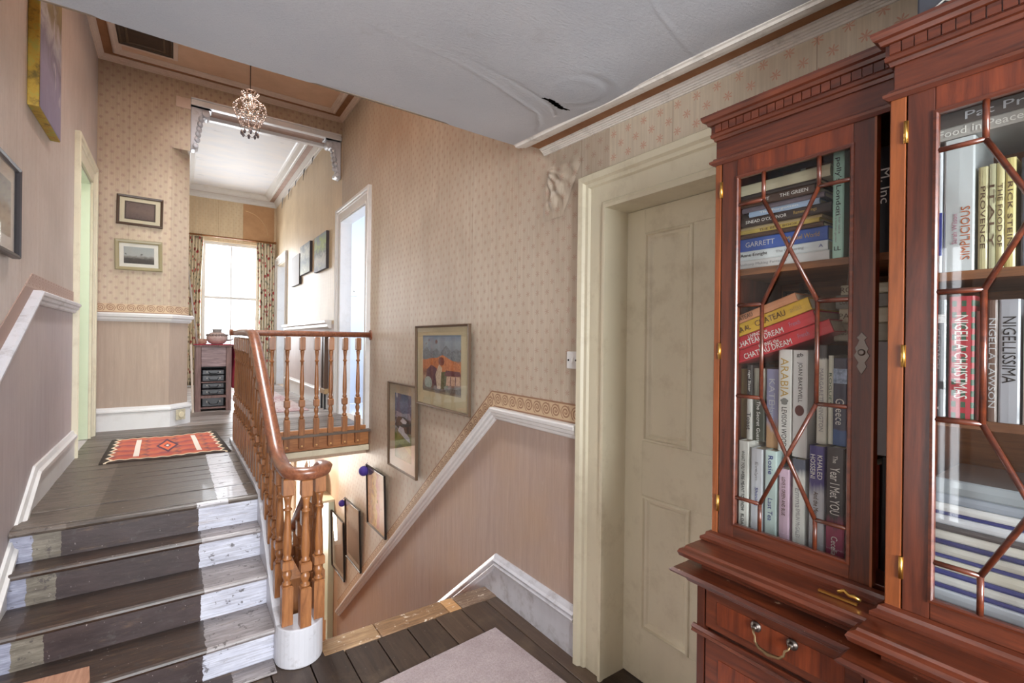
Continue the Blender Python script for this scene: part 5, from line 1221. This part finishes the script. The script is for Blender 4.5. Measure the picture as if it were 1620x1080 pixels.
# ------------------------------------------------------------------ framed pictures
def picture(name, M4, w_, h, label, cat, group, fcol, fw, mcol, mw, artm, depth=.022, glassy=True, frough=.35, metal=0, inner=None):
    t = bpy.data.objects.new(name, None); C.objects.link(t); t.matrix_world = M4; tag(t, label, cat, group); ORG[t] = Vector((0, 0, 0))
    fm = plain('frame_%s_%d' % (name, abs(hash(fcol)) % 9999), fcol, frough, metal)
    mb = MB(); mb.mould([(-w_/2, -h/2), (w_/2, -h/2), (w_/2, h/2), (-w_/2, h/2)], [(0, 0), (0, depth*.8), (fw*.2, depth), (fw*.7, depth*.85), (fw, depth*.55), (fw, 0)], lambda a, b, c_: Vector((a, b, c_)), closed=True)
    mb.build('frame', fm, t, local=True)
    iw, ih = w_/2-fw, h/2-fw
    if mcol:
        MB().box(-iw, iw, -ih, ih, 0, depth*.3).build('mount', plain('mount_%s' % label[:18], mcol, .8, var=.02), t, local=True)
        if isinstance(mw, tuple): ml, mr, mb_, mt_ = mw
        else: ml = mr = mb_ = mt_ = mw
    else: ml = mr = mb_ = mt_ = 0
    z = depth*.3+.001; x0, x1, y0, y1 = -iw+ml, iw-mr, -ih+mb_, ih-mt_
    if inner:
        MB().box(x0-.012, x1+.012, y0-.012, y1+.012, depth*.3, z).build('inner_slip', plain('slip_%s' % label[:18], inner, .6), t, local=True); z += .001
    mb = MB(); mb.quad_uv((x0, y0, z), (x1, y0, z), (x1, y1, z), (x0, y1, z)); mb.build('print', artm, t, local=True)
    if glassy: MB().box(-iw, iw, -ih, ih, depth*.5, depth*.5+.002).build('pane', M['pic_glass'], t, local=True)
    return t
def on_right(y, z, out=.006, tilt=0, lean_=0):
    # right = -y, up = z, normal = -x
    R = Matrix(((0, 0, -1), (-1, 0, 0), (0, 1, 0))).to_4x4()
    return Matrix.Translation((XR(y)-out, y, z)) @ R @ Matrix.Rotation(tilt, 4, 'Z') @ Matrix.Rotation(lean_, 4, 'X')
def on_left(y, z, out=.006, tilt=0, lean_=0, x=None):
    R = Matrix(((0, 0, 1), (1, 0, 0), (0, 1, 0))).to_4x4()
    return Matrix.Translation(((XL if x is None else x)+out, y, z)) @ R @ Matrix.Rotation(tilt, 4, 'Z') @ Matrix.Rotation(lean_, 4, 'X')
def on_arch(x, z, out=.006, tilt=0, lean_=0):
    R = Matrix(((1, 0, 0), (0, 0, -1), (0, 1, 0))).to_4x4()
    return Matrix.Translation((x, YA-out, z)) @ R @ Matrix.Rotation(tilt, 4, 'Z') @ Matrix.Rotation(lean_, 4, 'X')
def shapes(pic, x0, x1, y0, y1, z, items):
    for i, (nm, c, pts) in enumerate(items):
        mb = MB(); mb.add([(x0+(x1-x0)*u, y0+(y1-y0)*v, z+.00015*i) for u, v in pts], [tuple(range(len(pts)))]); mb.build('painted_'+nm, plain('paint_%s_%d' % (nm, i+int(x1*1000)), c, .6, var=.12, vs=60), pic, local=True)
def blob(cx, cy, rx, ry, n=14): return [(cx+rx*math.cos(2*PI*i/n), cy+ry*math.sin(2*PI*i/n)) for i in range(n)]
GP = 'framed pictures down the stair wall'
BR = (98, 78, 60)
pA = picture('framed_picture', on_right(3.20, 1.353, .02, 0, .012), .86, .625, 'wide brown framed painting of mountains over an orange field, largest on the stair wall', 'picture', GP, BR, .017, (206, 196, 160), (.105, .105, .10, .06),
        art('mountain_painting', [(0, (150, 140, 120)), (.12, (110, 84, 84)), (.25, (186, 150, 120)), (.34, (140, 90, 70)), (.45, (204, 122, 72)), (.56, (196, 130, 90)), (.62, (110, 120, 130)), (.74, (140, 156, 166)), (.86, (150, 166, 178)), (1, (116, 140, 160))], .13, 4, (120, 70, 56), 7), .024)
pB = picture('framed_picture', on_right(3.93, .792, .02, 0, .012), .62, .765, 'tall brown framed painting of white cottages over green fields', 'picture', GP, BR, .016, (196, 184, 160), (.13, .10, .09, .075),
        art('cottage_painting', [(0, (120, 120, 80)), (.2, (104, 124, 60)), (.35, (130, 140, 80)), (.45, (150, 150, 150)), (.52, (196, 200, 206)), (.6, (90, 90, 96)), (.7, (130, 120, 140)), (.85, (96, 110, 140)), (1, (90, 104, 130))], .2, 5, (206, 210, 216), 6), .026)
shapes(pA, -.308, .308, -.1785, .2185, .0088, [
    ('mountain', (120, 132, 140), [(0, .58), (0, .74), (.12, .82), (.24, .70), (.38, .80), (.5, .72), (.64, .86), (.78, .74), (.9, .80), (1, .74), (1, .58)]),
    ('hill', (206, 124, 72), [(0, .40), (0, .55), (.2, .60), (.4, .62), (.55, .68), (.75, .60), (1, .52), (1, .36)]),
    ('tree', (132, 66, 56), blob(.52, .56, .08, .08)), ('rock', (96, 58, 76), [(.08, .12), (.12, .38), (.25, .48), (.4, .42), (.38, .1)]),
    ('path', (206, 186, 160), [(.42, 0), (.36, .3), (.46, .5), (.54, .44), (.52, 0)]), ('bush', (96, 104, 72), [(.5, .02), (.52, .36), (.66, .38), (.7, .04)]),
    ('pool', (170, 186, 178), blob(.16, .13, .11, .12)), ('roof', (110, 56, 66), [(.6, .30), (.64, .40), (.98, .40), (1, .32)]),
    ('terrace', (214, 178, 152), [(.64, .12), (.66, .29), (.97, .31), (.98, .16)]), ('pillar', (120, 80, 80), [(.74, .13), (.75, .29), (.77, .29), (.76, .13)]), ('pillar', (120, 80, 80), [(.86, .15), (.87, .30), (.89, .30), (.88, .15)]),
    ('foreground', (120, 116, 110), [(0, 0), (0, .05), (.3, .03), (.55, .05), (.8, .1), (1, .14), (1, 0)])])
shapes(pB, -.164, .194, -.2765, .2915, .0095, [
    ('mountain', (98, 108, 140), [(0, .72), (0, .84), (.2, .9), (.5, .84), (.8, .9), (1, .82), (1, .7)]), ('cloud', (160, 160, 176), [(0, .62), (.1, .72), (.5, .70), (.9, .74), (1, .64)]),
    ('wood', (66, 68, 70), [(0, .50), (.2, .64), (.6, .66), (1, .60), (1, .44), (.5, .40)]),
    ('cottage', (214, 218, 226), [(.34, .58), (.5, .64), (.74, .60), (.7, .56), (.5, .55)]), ('cottage', (206, 212, 222), [(.2, .42), (.3, .50), (.55, .49), (.62, .43), (.9, .38), (.95, .30), (.6, .34), (.4, .38)]),
    ('field', (128, 148, 70), [(0, .06), (0, .38), (.3, .34), (.6, .28), (1, .20), (1, .04)]), ('field', (92, 116, 56), [(0, .10), (.3, .24), (.6, .20), (1, .12), (1, 0), (0, 0)])])
picture('framed_picture', on_right(4.585, -.02, .02, 0, .03), .51, .60, 'thin black framed print with yellow stripes, below the cottage painting', 'picture', GP, (34, 28, 26), .012, (206, 196, 170), .02,
        art('yellow_print', [(0, (190, 186, 170)), (.2, (130, 130, 110)), (.35, (196, 180, 110)), (.5, (220, 206, 150)), (.6, (200, 160, 150)), (.75, (214, 196, 180)), (1, (206, 196, 186))], .35, 6, (90, 100, 70), 8, vert=False), .02)
picture('framed_picture', on_right(5.33, -.60, .02, 0, .03), .52, .67, 'black framed pale engraving, upper of the two lowest stair pictures', 'picture', GP, (34, 28, 26), .012, (210, 202, 190), .05,
        art('engraving', [(0, (120, 104, 92)), (.4, (150, 134, 120)), (.6, (140, 124, 112)), (.72, (196, 190, 180)), (1, (214, 210, 200))], .15, 12, (110, 96, 86), 16), .02)
picture('framed_picture', on_right(5.93, -.93, .02, 0, .03), .52, .70, 'black framed grey etching, lowest of the stair wall pictures', 'picture', GP, (34, 28, 26), .012, (206, 200, 190), .05,
        art('etching', [(0, (140, 124, 112)), (.5, (160, 148, 136)), (.8, (176, 166, 156)), (1, (200, 194, 186))], .2, 14, (120, 108, 98), 18), .02)
for y, z, lab, r in ((4.84, .215, 'purple felt ball hanging at the corner of the yellow striped print', .050), (5.62, -.335, 'smaller purple felt ball hanging at the corner of the pale engraving', .038)):
    t = thing('felt_ball_ornament', (XR(y)-.05, y, z), lab, 'ornament', 'purple ornaments on the stair pictures')
    mb = MB(); mb.sphere((XR(y)-.07, y, z), r, 14); mb.build('felt_ball', plain('purple_felt', (72, 54, 140), .8), t)
    mb = MB(); mb.tube([(XR(y)-.07, y, z+r*.9), (XR(y)-.03, y, z+r+.03)], .003, 6); mb.build('string', plain('dark_purple', (48, 36, 100), .5), t)
GA = 'engravings on the wall left of the archway'
picture('framed_picture', on_arch(-.287, 2.796, .01, math.radians(-.6)), .368, .292, 'dark brown framed engraving, upper of the two left of the archway', 'picture', GA, (74, 54, 40), .024, (214, 204, 176), (.05, .05, .045, .045),
        art('brown_engraving', [(0, (96, 80, 76)), (.5, (120, 100, 92)), (1, (110, 92, 86))], .3, 10, (80, 64, 60), 12), inner=(70, 56, 48))
picture('framed_picture', on_arch(-.292, 2.357, .01, math.radians(1.0)), .375, .30, 'olive gold framed landscape engraving, lower and slightly crooked', 'picture', GA, (150, 138, 104), .034, (222, 218, 208), (.034, .034, .034, .034),
        art('bay_engraving', [(0, (52, 48, 46)), (.28, (70, 66, 62)), (.4, (130, 128, 122)), (.5, (168, 170, 166)), (1, (160, 166, 164))], .14, 6, (60, 58, 54), 4))
# big canvas and near print on the left wall
t = bpy.data.objects.new('painted_canvas', None); C.objects.link(t); t.matrix_world = on_left(3.68, 3.12, .0, math.radians(0)); tag(t, 'thick yellow edged canvas hung high on the left stair wall', 'picture'); ORG[t] = Vector((0, 0, 0))
k = N('yellow_edge'); f = k.noise(k.coord(), 14, 6, .7); k.col(k.ramp(f, [(.35, rgba((110, 92, 40))), (.5, rgba((176, 142, 50))), (.65, rgba((150, 150, 70)))])); yem = k.m
MB().box(-.28, .28, -.40, .42, .0, .045).build('canvas', yem, t, local=True, bevel=.004)
mb = MB(); mb.quad_uv((-.275, -.395, .0462), (.275, -.395, .0462), (.275, .415, .0462), (-.275, .415, .0462)); mb.build('painting', art('figure_painting', [(0, (126, 116, 140)), (.3, (140, 132, 156)), (.5, (110, 104, 120)), (.65, (160, 156, 160)), (.8, (104, 92, 60)), (1, (140, 120, 70))], .3, 4, (190, 186, 190), 3), t, local=True)
picture('framed_picture', on_left(2.86, 2.105, .012, 0), .50, .41, 'black and silver framed print cut by the left edge of the view', 'picture', None, (60, 58, 62), .022, (206, 208, 214), .06,
        art('coast_print', [(0, (70, 60, 56)), (.3, (120, 104, 90)), (.5, (60, 66, 80)), (.65, (110, 150, 170)), (1, (84, 130, 160))], .15, 5, None), .03)
# corridor canvases
GC = 'canvases on the corridor wall'
def canvas(y, z, w_, h, label, am, edge, d=.04):
    t = bpy.data.objects.new('canvas_picture', None); C.objects.link(t); t.matrix_world = on_right(y, z, .0); tag(t, label, 'picture', GC); ORG[t] = Vector((0, 0, 0))
    MB().box(-w_/2, w_/2, -h/2, h/2, 0, d).build('canvas', plain('canvas_edge_%s' % label[:5], edge, .7), t, local=True, bevel=.004)
    mb = MB(); e = .004; mb.quad_uv((-w_/2+e, -h/2+e, d+.001), (w_/2-e, -h/2+e, d+.001), (w_/2-e, h/2-e, d+.001), (-w_/2+e, h/2-e, d+.001)); mb.build('painting', am, t, local=True)
canvas(6.95, 2.745, .66, .50, 'green and grey garden canvas nearest the upper doorway', art('garden', [(0, (140, 140, 150)), (.3, (190, 190, 180)), (.5, (120, 126, 120)), (.7, (170, 190, 120)), (1, (140, 150, 170))], .4, 4, (176, 186, 150), 6), (60, 52, 56))
canvas(7.92, 2.79, .66, .46, 'grey flower canvas in the middle of the three corridor pictures', art('flowers', [(0, (190, 196, 176)), (.4, (136, 144, 150)), (.7, (200, 204, 196)), (1, (130, 140, 156))], .4, 4, (200, 204, 196), 6), (60, 56, 60))
canvas(8.66, 2.69, .62, .50, 'plain white canvas farthest along the corridor wall', plain('blank_canvas', (226, 230, 238), .8), (70, 66, 66))

# things leaning in the corridor
t = thing('picture_frame', (1.63, 6.62, .9), 'narrow dark brown frame leaning against the corridor wall by the doorway', 'frame')
MB().box(1.60, 1.65, 6.50, 6.56, ZU+.24, 1.60).build('side_bar', plain('dark_frame_wood', (84, 60, 44), .4), t, bevel=.006)
MB().box(1.60, 1.65, 6.62, 6.68, ZU+.24, 1.60).build('side_bar', plain('dark_frame_wood2', (60, 44, 36), .4), t, bevel=.006)
MB().box(1.595, 1.655, 6.46, 6.72, ZU+.20, ZU+.27).build('foot', plain('gilt_foot', (170, 140, 100), .5), t, bevel=.01)
MB().box(1.595, 1.655, 6.46, 6.72, 1.58, 1.66).build('head', plain('gilt_head', (170, 146, 110), .5), t, bevel=.01)
MB().box(1.62, 1.645, 6.56, 6.62, ZU+.26, 1.6).build('panel', plain('frame_inner', (190, 180, 176), .5), t)
for yy in (6.50, 6.66): MB().box(1.60, 1.625, yy, yy+.025, ZU, ZU+.21).build('leg', M['black'], t)

# ------------------------------------------------------------------ cabinet at the corridor mouth, its cloth and pots
cb = thing('small_cabinet', (.39, 7.3, ZU), 'small old wooden cabinet with dark shelves under a red cloth, by the archway', 'cabinet')
cw = wood('old_cabinet_wood', (88, 60, 56), (140, 108, 100), 'z', .55, .05)
c0, c1, d0, d1, zt0 = .215, .60, 7.02, 7.5, 1.44
for a, b in ((c0, c0+.06), (c1-.06, c1)): MB().box(a, b, d0, d0+.05, ZU, zt0).build('front_post', cw, cb, bevel=.004)
MB().box(c0, c0+.02, d0+.05, d1, ZU, zt0).build('side_panel', cw, cb); MB().box(c1-.02, c1, d0+.05, d1, ZU, zt0).build('side_panel', cw, cb)
MB().box(c0+.02, c1-.02, d1-.02, d1, ZU, zt0).build('back_panel', M['black'], cb)
MB().box(c0+.06, c1-.06, d0+.01, d0+.04, 1.19, zt0).build('drawer_front', wood('scuffed_drawer', (92, 66, 66), (156, 130, 128), 'x', .5, .05), cb, bevel=.004)
MB().box(c0-.01, c1+.01, d0-.01, d1, zt0, zt0+.02).build('top', cw, cb, bevel=.003)
MB().box(c0+.06, c1-.06, d0+.005, d0+.045, .80, .83).build('rail', cw, cb, bevel=.002)
MB().box(c0+.02, c1-.02, d0+.03, d1-.02, ZU+.03, ZU+.05).build('bottom_shelf', cw, cb)
for zz in (.83, 1.0): MB().box(c0+.02, c1-.02, d0+.04, d1-.02, zz-.012, zz).build('shelf', cw, cb)
for i, (z, hh) in enumerate(((ZU+.05, .12), (.831, .075), (.912, .075), (1.001, .08), (1.084, .07))):
    t = thing('leather_case', ((c0+c1)/2, d0+.2, z), 'dark leather camera case, '+['alone on the bottom shelf of the small cabinet', 'lowest in the cabinet stack', 'second up in the cabinet stack', 'third up in the cabinet stack', 'topmost in the cabinet stack'][i], 'case', 'dark cases in the small cabinet')
    MB().box(c0+.07, c1-.07, d0+.06, d0+.34, z, z+hh).build('case_body', plain('dark_leather', (44, 44, 48), .35, var=.05, vs=20), t, bevel=.012)
    mb = MB(); mb.tube([(.36, d0+.055, z+hh*.5), (.37, d0+.035, z+hh*.3), (.41, d0+.03, z+hh*.28), (.45, d0+.035, z+hh*.3), (.46, d0+.055, z+hh*.5)], .005, 6); mb.build('handle', plain('dark_handle', (30, 30, 32), .4), t)
    for xx in (.34, .48): MB().box(xx-.006, xx+.006, d0+.052, d0+.06, z+hh*.45, z+hh*.65).build('clasp', M['steel'], t)
redc = plain('red_cloth', (196, 60, 84), .9, var=.06, vs=14)
mb = MB(); n = 30; vs = []; fs = []
def cloth(s_, y):
    # s_ runs across the top then down the right side
    L1 = c1-c0+.05
    if s_ < L1: return (c0-.02+s_, y, zt0+.0235+.002*math.sin(y*60))
    d = s_-L1; return (c1+.03+.010*math.sin(y*45)+.012*math.sin(d*9), y, zt0+.022-d)
for j in range(n+1):
    for i in range(n+1): vs.append(cloth(i/n*(c1-c0+.05+.55), d0-.02+(d1-d0+.02)*j/n))
for j in range(n):
    for i in range(n): fs.append((j*(n+1)+i, j*(n+1)+i+1, (j+1)*(n+1)+i+1, (j+1)*(n+1)+i))
mb.add(vs, fs, 0, True); o = mb.build('red_cloth', redc); so = o.modifiers.new('t', 'SOLIDIFY'); so.thickness = .004; so.offset = 1
tag(o, 'red cloth laid over the small cabinet and hanging down its right side', 'cloth')
t = thing('stone_pot', (.45, 7.2, zt0+.028), 'round pale stone pot with a ribbed collar standing on the red cloth', 'pot')
mb = MB(); mb.lathe([(zt0+.028, .05), (zt0+.04, .085), (zt0+.08, .115), (zt0+.12, .118), (zt0+.155, .10), (zt0+.175, .07), (zt0+.18, .05)], (.45, 7.2, 0), 28); mb.build('pot_body', plain('pale_stone', (186, 164, 156), .8, var=.06, vs=30), t)
mb = MB(); mb.lathe([(zt0+.178, .052), (zt0+.19, .048), (zt0+.215, .052), (zt0+.22, .058), (zt0+.214, .04), (zt0+.19, .038)], (.45, 7.2, 0), 24); mb.build('neck', plain('grey_stone', (150, 142, 138), .8), t)
for i in range(22):
    a = 2*PI*i/22; mb = MB(); mb.sphere((.45+.108*math.cos(a), 7.2+.108*math.sin(a), zt0+.145), .016, 6); mb.build('collar_knob', plain('stone_knob', (140, 124, 118), .8), t)
mb = MB(); mb.tube([(.555, 7.15, zt0+.08), (.60, 7.13, zt0+.085), (.625, 7.12, zt0+.10)], .012, 8, scales=[1.2, .8, .5]); mb.build('spout', plain('grey_stone', (150, 142, 138), .8), t)
t = thing('clay_bowl', (.275, 7.14, zt0+.028), 'small clay bowl at the left edge of the red cloth', 'bowl')
mb = MB(); mb.lathe([(zt0+.028, .045), (zt0+.04, .062), (zt0+.09, .066), (zt0+.096, .06), (zt0+.09, .054), (zt0+.05, .05)], (.275, 7.14, 0), 22); mb.build('bowl_body', plain('clay', (176, 140, 120), .8, var=.1, vs=30), t)
o = MB().box(.170, .192, 6.98, 7.02, ZU, 1.47, rot=Matrix.Rotation(-.035, 3, 'Y')).build('white_strip', plain('pale_strip', (216, 200, 184), .5), None, bevel=.002); tag(o, 'pale wooden strip leaning against the left side of the small cabinet', 'strip')
o = MB(); o.tube([(.235, 7.06, zt0+.03), (.13, 7.25, 2.45)], .011, 8); o = o.build('walking_stick', plain('stick', (186, 176, 166), .5)); tag(o, 'thin pale stick leaning from the cabinet top to the corridor wall', 'stick')

# ------------------------------------------------------------------ curtains and rod at the far window
k = N('floral_chintz'); v = k.coord(scale=(1, 1, 1)); vo = k.n('TexVoronoi'); k.l(v, vo.inputs['Vector']); vo.inputs['Scale'].default_value = 9; vo2 = k.n('TexVoronoi'); k.l(k.coord(loc=(3, 1, 2)), vo2.inputs['Vector']); vo2.inputs['Scale'].default_value = 12
nz = k.noise(v, 16, 4, .7)
c = k.mix(k.ramp(k.math('ADD', vo.outputs['Distance'], k.math('MULTIPLY', nz, .2)), [(.34, 1.0), (.42, 0.0)]), rgba((226, 214, 190)), rgba((176, 62, 66)))
c = k.mix(k.math('MULTIPLY', k.ramp(k.math('ADD', vo2.outputs['Distance'], k.math('MULTIPLY', nz, .3)), [(.38, 1.0), (.48, 0.0)]), .8), c, rgba((96, 100, 74)))
k.col(c); k.b.inputs['Roughness'].default_value = .9; k.b.inputs['Transmission Weight'].default_value = 0; chintz = k.m
def curtain(x0, x1, label, flip):
    mb = MB(); nx_, nz_ = 60, 24; vs = []; fs = []
    t = thing('curtain', ((x0+x1)/2, YF-.12, ZU+.02), label, 'curtain', 'floral curtains at the far window')
    for j in range(nz_+1):
        b = j/nz_; z = ZU+.02+(3.46-ZU-.02)*b
        gather = .72+.28*abs(b-.5)*2 if False else 1-.12*math.sin(b*PI)
        for i in range(nx_+1):
            a = i/nx_; xa = a*gather if flip else 1-(1-a)*gather
            vs.append((x0+(x1-x0)*xa, YF-.12+.035*math.sin(a*2*PI*6+.6*math.sin(b*4)), z))
    for j in range(nz_):
        for i in range(nx_): fs.append((j*(nx_+1)+i, j*(nx_+1)+i+1, (j+1)*(nx_+1)+i+1, (j+1)*(nx_+1)+i))
    mb.add(vs, fs, 0, True); o = mb.build('drape', chintz, t); so = o.modifiers.new('t', 'SOLIDIFY'); so.thickness = .004
curtain(.14, .44, 'floral red and cream curtain hanging at the left side of the far window', True)
curtain(1.33, 1.655, 'floral red and cream curtain hanging at the right side of the far window', False)
t = thing('curtain_rod', (.9, YF-.12, 3.48), 'long wooden curtain rod above the far window', 'curtain rod')
mb = MB(); mb.lathe([(.10, .016), (1.66, .016)], (0, YF-.12, 3.49), 12, 'x'); mb.build('pole', M['pine'], t)
for xx in (.095, 1.662): mb = MB(); mb.sphere((xx, YF-.12, 3.49), .028, 10); mb.build('finial', M['pine'], t)
for i in range(14):
    xx = .15+.042*(i % 7) if i < 7 else 1.35+.046*(i-7); mb = MB(); mb.tube([(xx, YF-.12+.024*math.cos(a), 3.488+.024*math.sin(a)) for a in [2*PI*q/12 for q in range(12)]], .003, 6, closed=True, up=Vector((1, 0, 0))); mb.build('ring', M['old_brass'], t)

# ------------------------------------------------------------------ chandelier
ch = thing('chandelier', (.495, 4.5, 3.4), 'small wire and crystal bead chandelier hanging over the upper landing', 'chandelier')
CX, CY = .495, 4.5
mb = MB(); mb.tube([(CX, CY, 3.56), (CX, CY, 4.99)], .004, 6); mb.build('cord', plain('cord', (90, 66, 50), .6), ch)
wire = plain('bronze_wire', (120, 88, 66), .35, .8); crystal = plain('crystal', (214, 190, 176), .08, 0, .6)
k = N('clear_crystal'); k.set(Roughness=.03, IOR=1.6); k.b.inputs['Transmission Weight'].default_value = .85; k.col(rgba((240, 226, 214))); clear = k.m
prof = [(3.575, .07), (3.56, .055), (3.53, .035), (3.50, .075), (3.47, .115), (3.44, .125), (3.41, .12), (3.37, .10), (3.33, .08), (3.31, .07)]
beads = MB()
for i in range(12):
    a = 2*PI*i/12; pts = [(CX+r*math.cos(a), CY+r*math.sin(a), z) for z, r in prof]
    mb = MB(); mb.tube(pts, .0022, 5); mb.build('arm', wire, ch)
    for j in range(len(pts)-1):
        for f_ in (.25, .75):
            p = Vector(pts[j]).lerp(Vector(pts[j+1]), f_); beads.sphere(p, .0065, 6)
    a2 = a+PI/12
    pts = [(CX+r*math.cos(a2), CY+r*math.sin(a2), z) for z, r in ((3.50, .035), (3.44, .05), (3.38, .075), (3.335, .078), (3.29, .055))]
    for j in range(4):
        p = Vector(pts[j]).lerp(Vector(pts[j+1]), .5); beads.sphere(p, .0065, 6)
beads.build('bead_string', crystal, ch)['kind'] = 'stuff'
for z, r in ((3.573, .07), (3.44, .125), (3.33, .08)):
    mb = MB(); mb.tube([(CX+r*math.cos(a), CY+r*math.sin(a), z) for a in [2*PI*q/24 for q in range(24)]], .003, 6, closed=True); mb.build('hoop', wire, ch)
for i in range(8):
    a = 2*PI*i/8; x, y = CX+.078*math.cos(a), CY+.078*math.sin(a)
    mb = MB(); mb.tube([(x, y, 3.33), (CX+.07*math.cos(a), CY+.07*math.sin(a), 3.28), (CX+.06*math.cos(a), CY+.06*math.sin(a), 3.262)], .0015, 5); mb.build('hook', wire, ch)
    mb = MB(); mb.lathe([(3.215, .002), (3.225, .009), (3.238, .010), (3.255, .004), (3.262, .002)], (CX+.06*math.cos(a), CY+.06*math.sin(a), 0), 8); mb.build('crystal_drop', plain('smoky_crystal', (90, 80, 84), .1, 0, .6), ch)
    b = a+PI/8; mb = MB(); mb.tube([(CX+.06*math.cos(a+(q/8)*PI/4), CY+.06*math.sin(a+(q/8)*PI/4), 3.262-.03*math.sin(PI*q/8)) for q in range(9)], .0018, 5); mb.build('swag', wire, ch)
mb = MB(); mb.lathe([(3.50, .012), (3.56, .014)], (CX, CY, 0), 12); mb.build('lamp_holder', plain('holder', (220, 214, 204), .4), ch)
mb = MB(); mb.lathe([(3.40, .006), (3.41, .02), (3.44, .028), (3.47, .022), (3.50, .011)], (CX, CY, 0), 16); mb.build('bulb', clear, ch)
for i in range(18):
    a = i*2.4; r = .035+.03*((i*7) % 3)/2; mb = MB(); z = 3.38+.008*i; mb.sphere((CX+r*math.cos(a), CY+r*math.sin(a), z), .009, 6, 1.6); mb.build('crystal', clear, ch)

# ------------------------------------------------------------------ socket on the skirting, loose boards on the steps
t = thing('wall_socket', (.05, 6.08, .76), 'round cream socket set on the white skirting of the splayed pier', 'socket')
pc = Vector((.045, YA+.085-.028, .745)); nrm_ = Vector((.707, -.707, 0)); side = Vector((.707, .707, 0))
def splay(mb, s0, s1, z0, z1, d0_, d1_):
    vs = [pc+side*s_+nrm_*d_+Vector((0, 0, z_-.745)) for s_ in (s0, s1) for d_ in (d0_, d1_) for z_ in (z0, z1)]
    mb.add(vs, [(0, 1, 3, 2), (4, 6, 7, 5), (0, 4, 5, 1), (2, 3, 7, 6), (0, 2, 6, 4), (1, 5, 7, 3)])
mb = MB(); splay(mb, -.055, .055, .69, .80, .02, .03); mb.build('plate', plain('aged_plate', (196, 186, 160), .5, var=.1, vs=40), t, bevel=.003)
mb = MB(); vs = []; n = 20
for d_, r in ((.03, .032), (.042, .030)):
    for i in range(n): a = 2*PI*i/n; vs.append(pc+side*(r*math.cos(a))+nrm_*d_+Vector((0, 0, r*math.sin(a))))
mb.add(vs, [tuple(range(n)), tuple(range(2*n-1, n-1, -1))]+[(i, (i+1) % n, n+(i+1) % n, n+i) for i in range(n)]); mb.build('socket_cap', plain('cap_cream', (220, 208, 176), .35), t, bevel=.003)
o = MB().prism([(-.262, 2.53), (-.275, 2.635), (-.49, 2.655), (-.53, 2.50), (-.29, 2.42)], ROOM_PLAN, .1605, .178).build('loose_board', wood('plywood', (150, 104, 80), (186, 142, 116), 'y', .6, 0), None, bevel=.001)
tag(o, 'pinkish plywood offcut lying on the lowest step at bottom left', 'board')
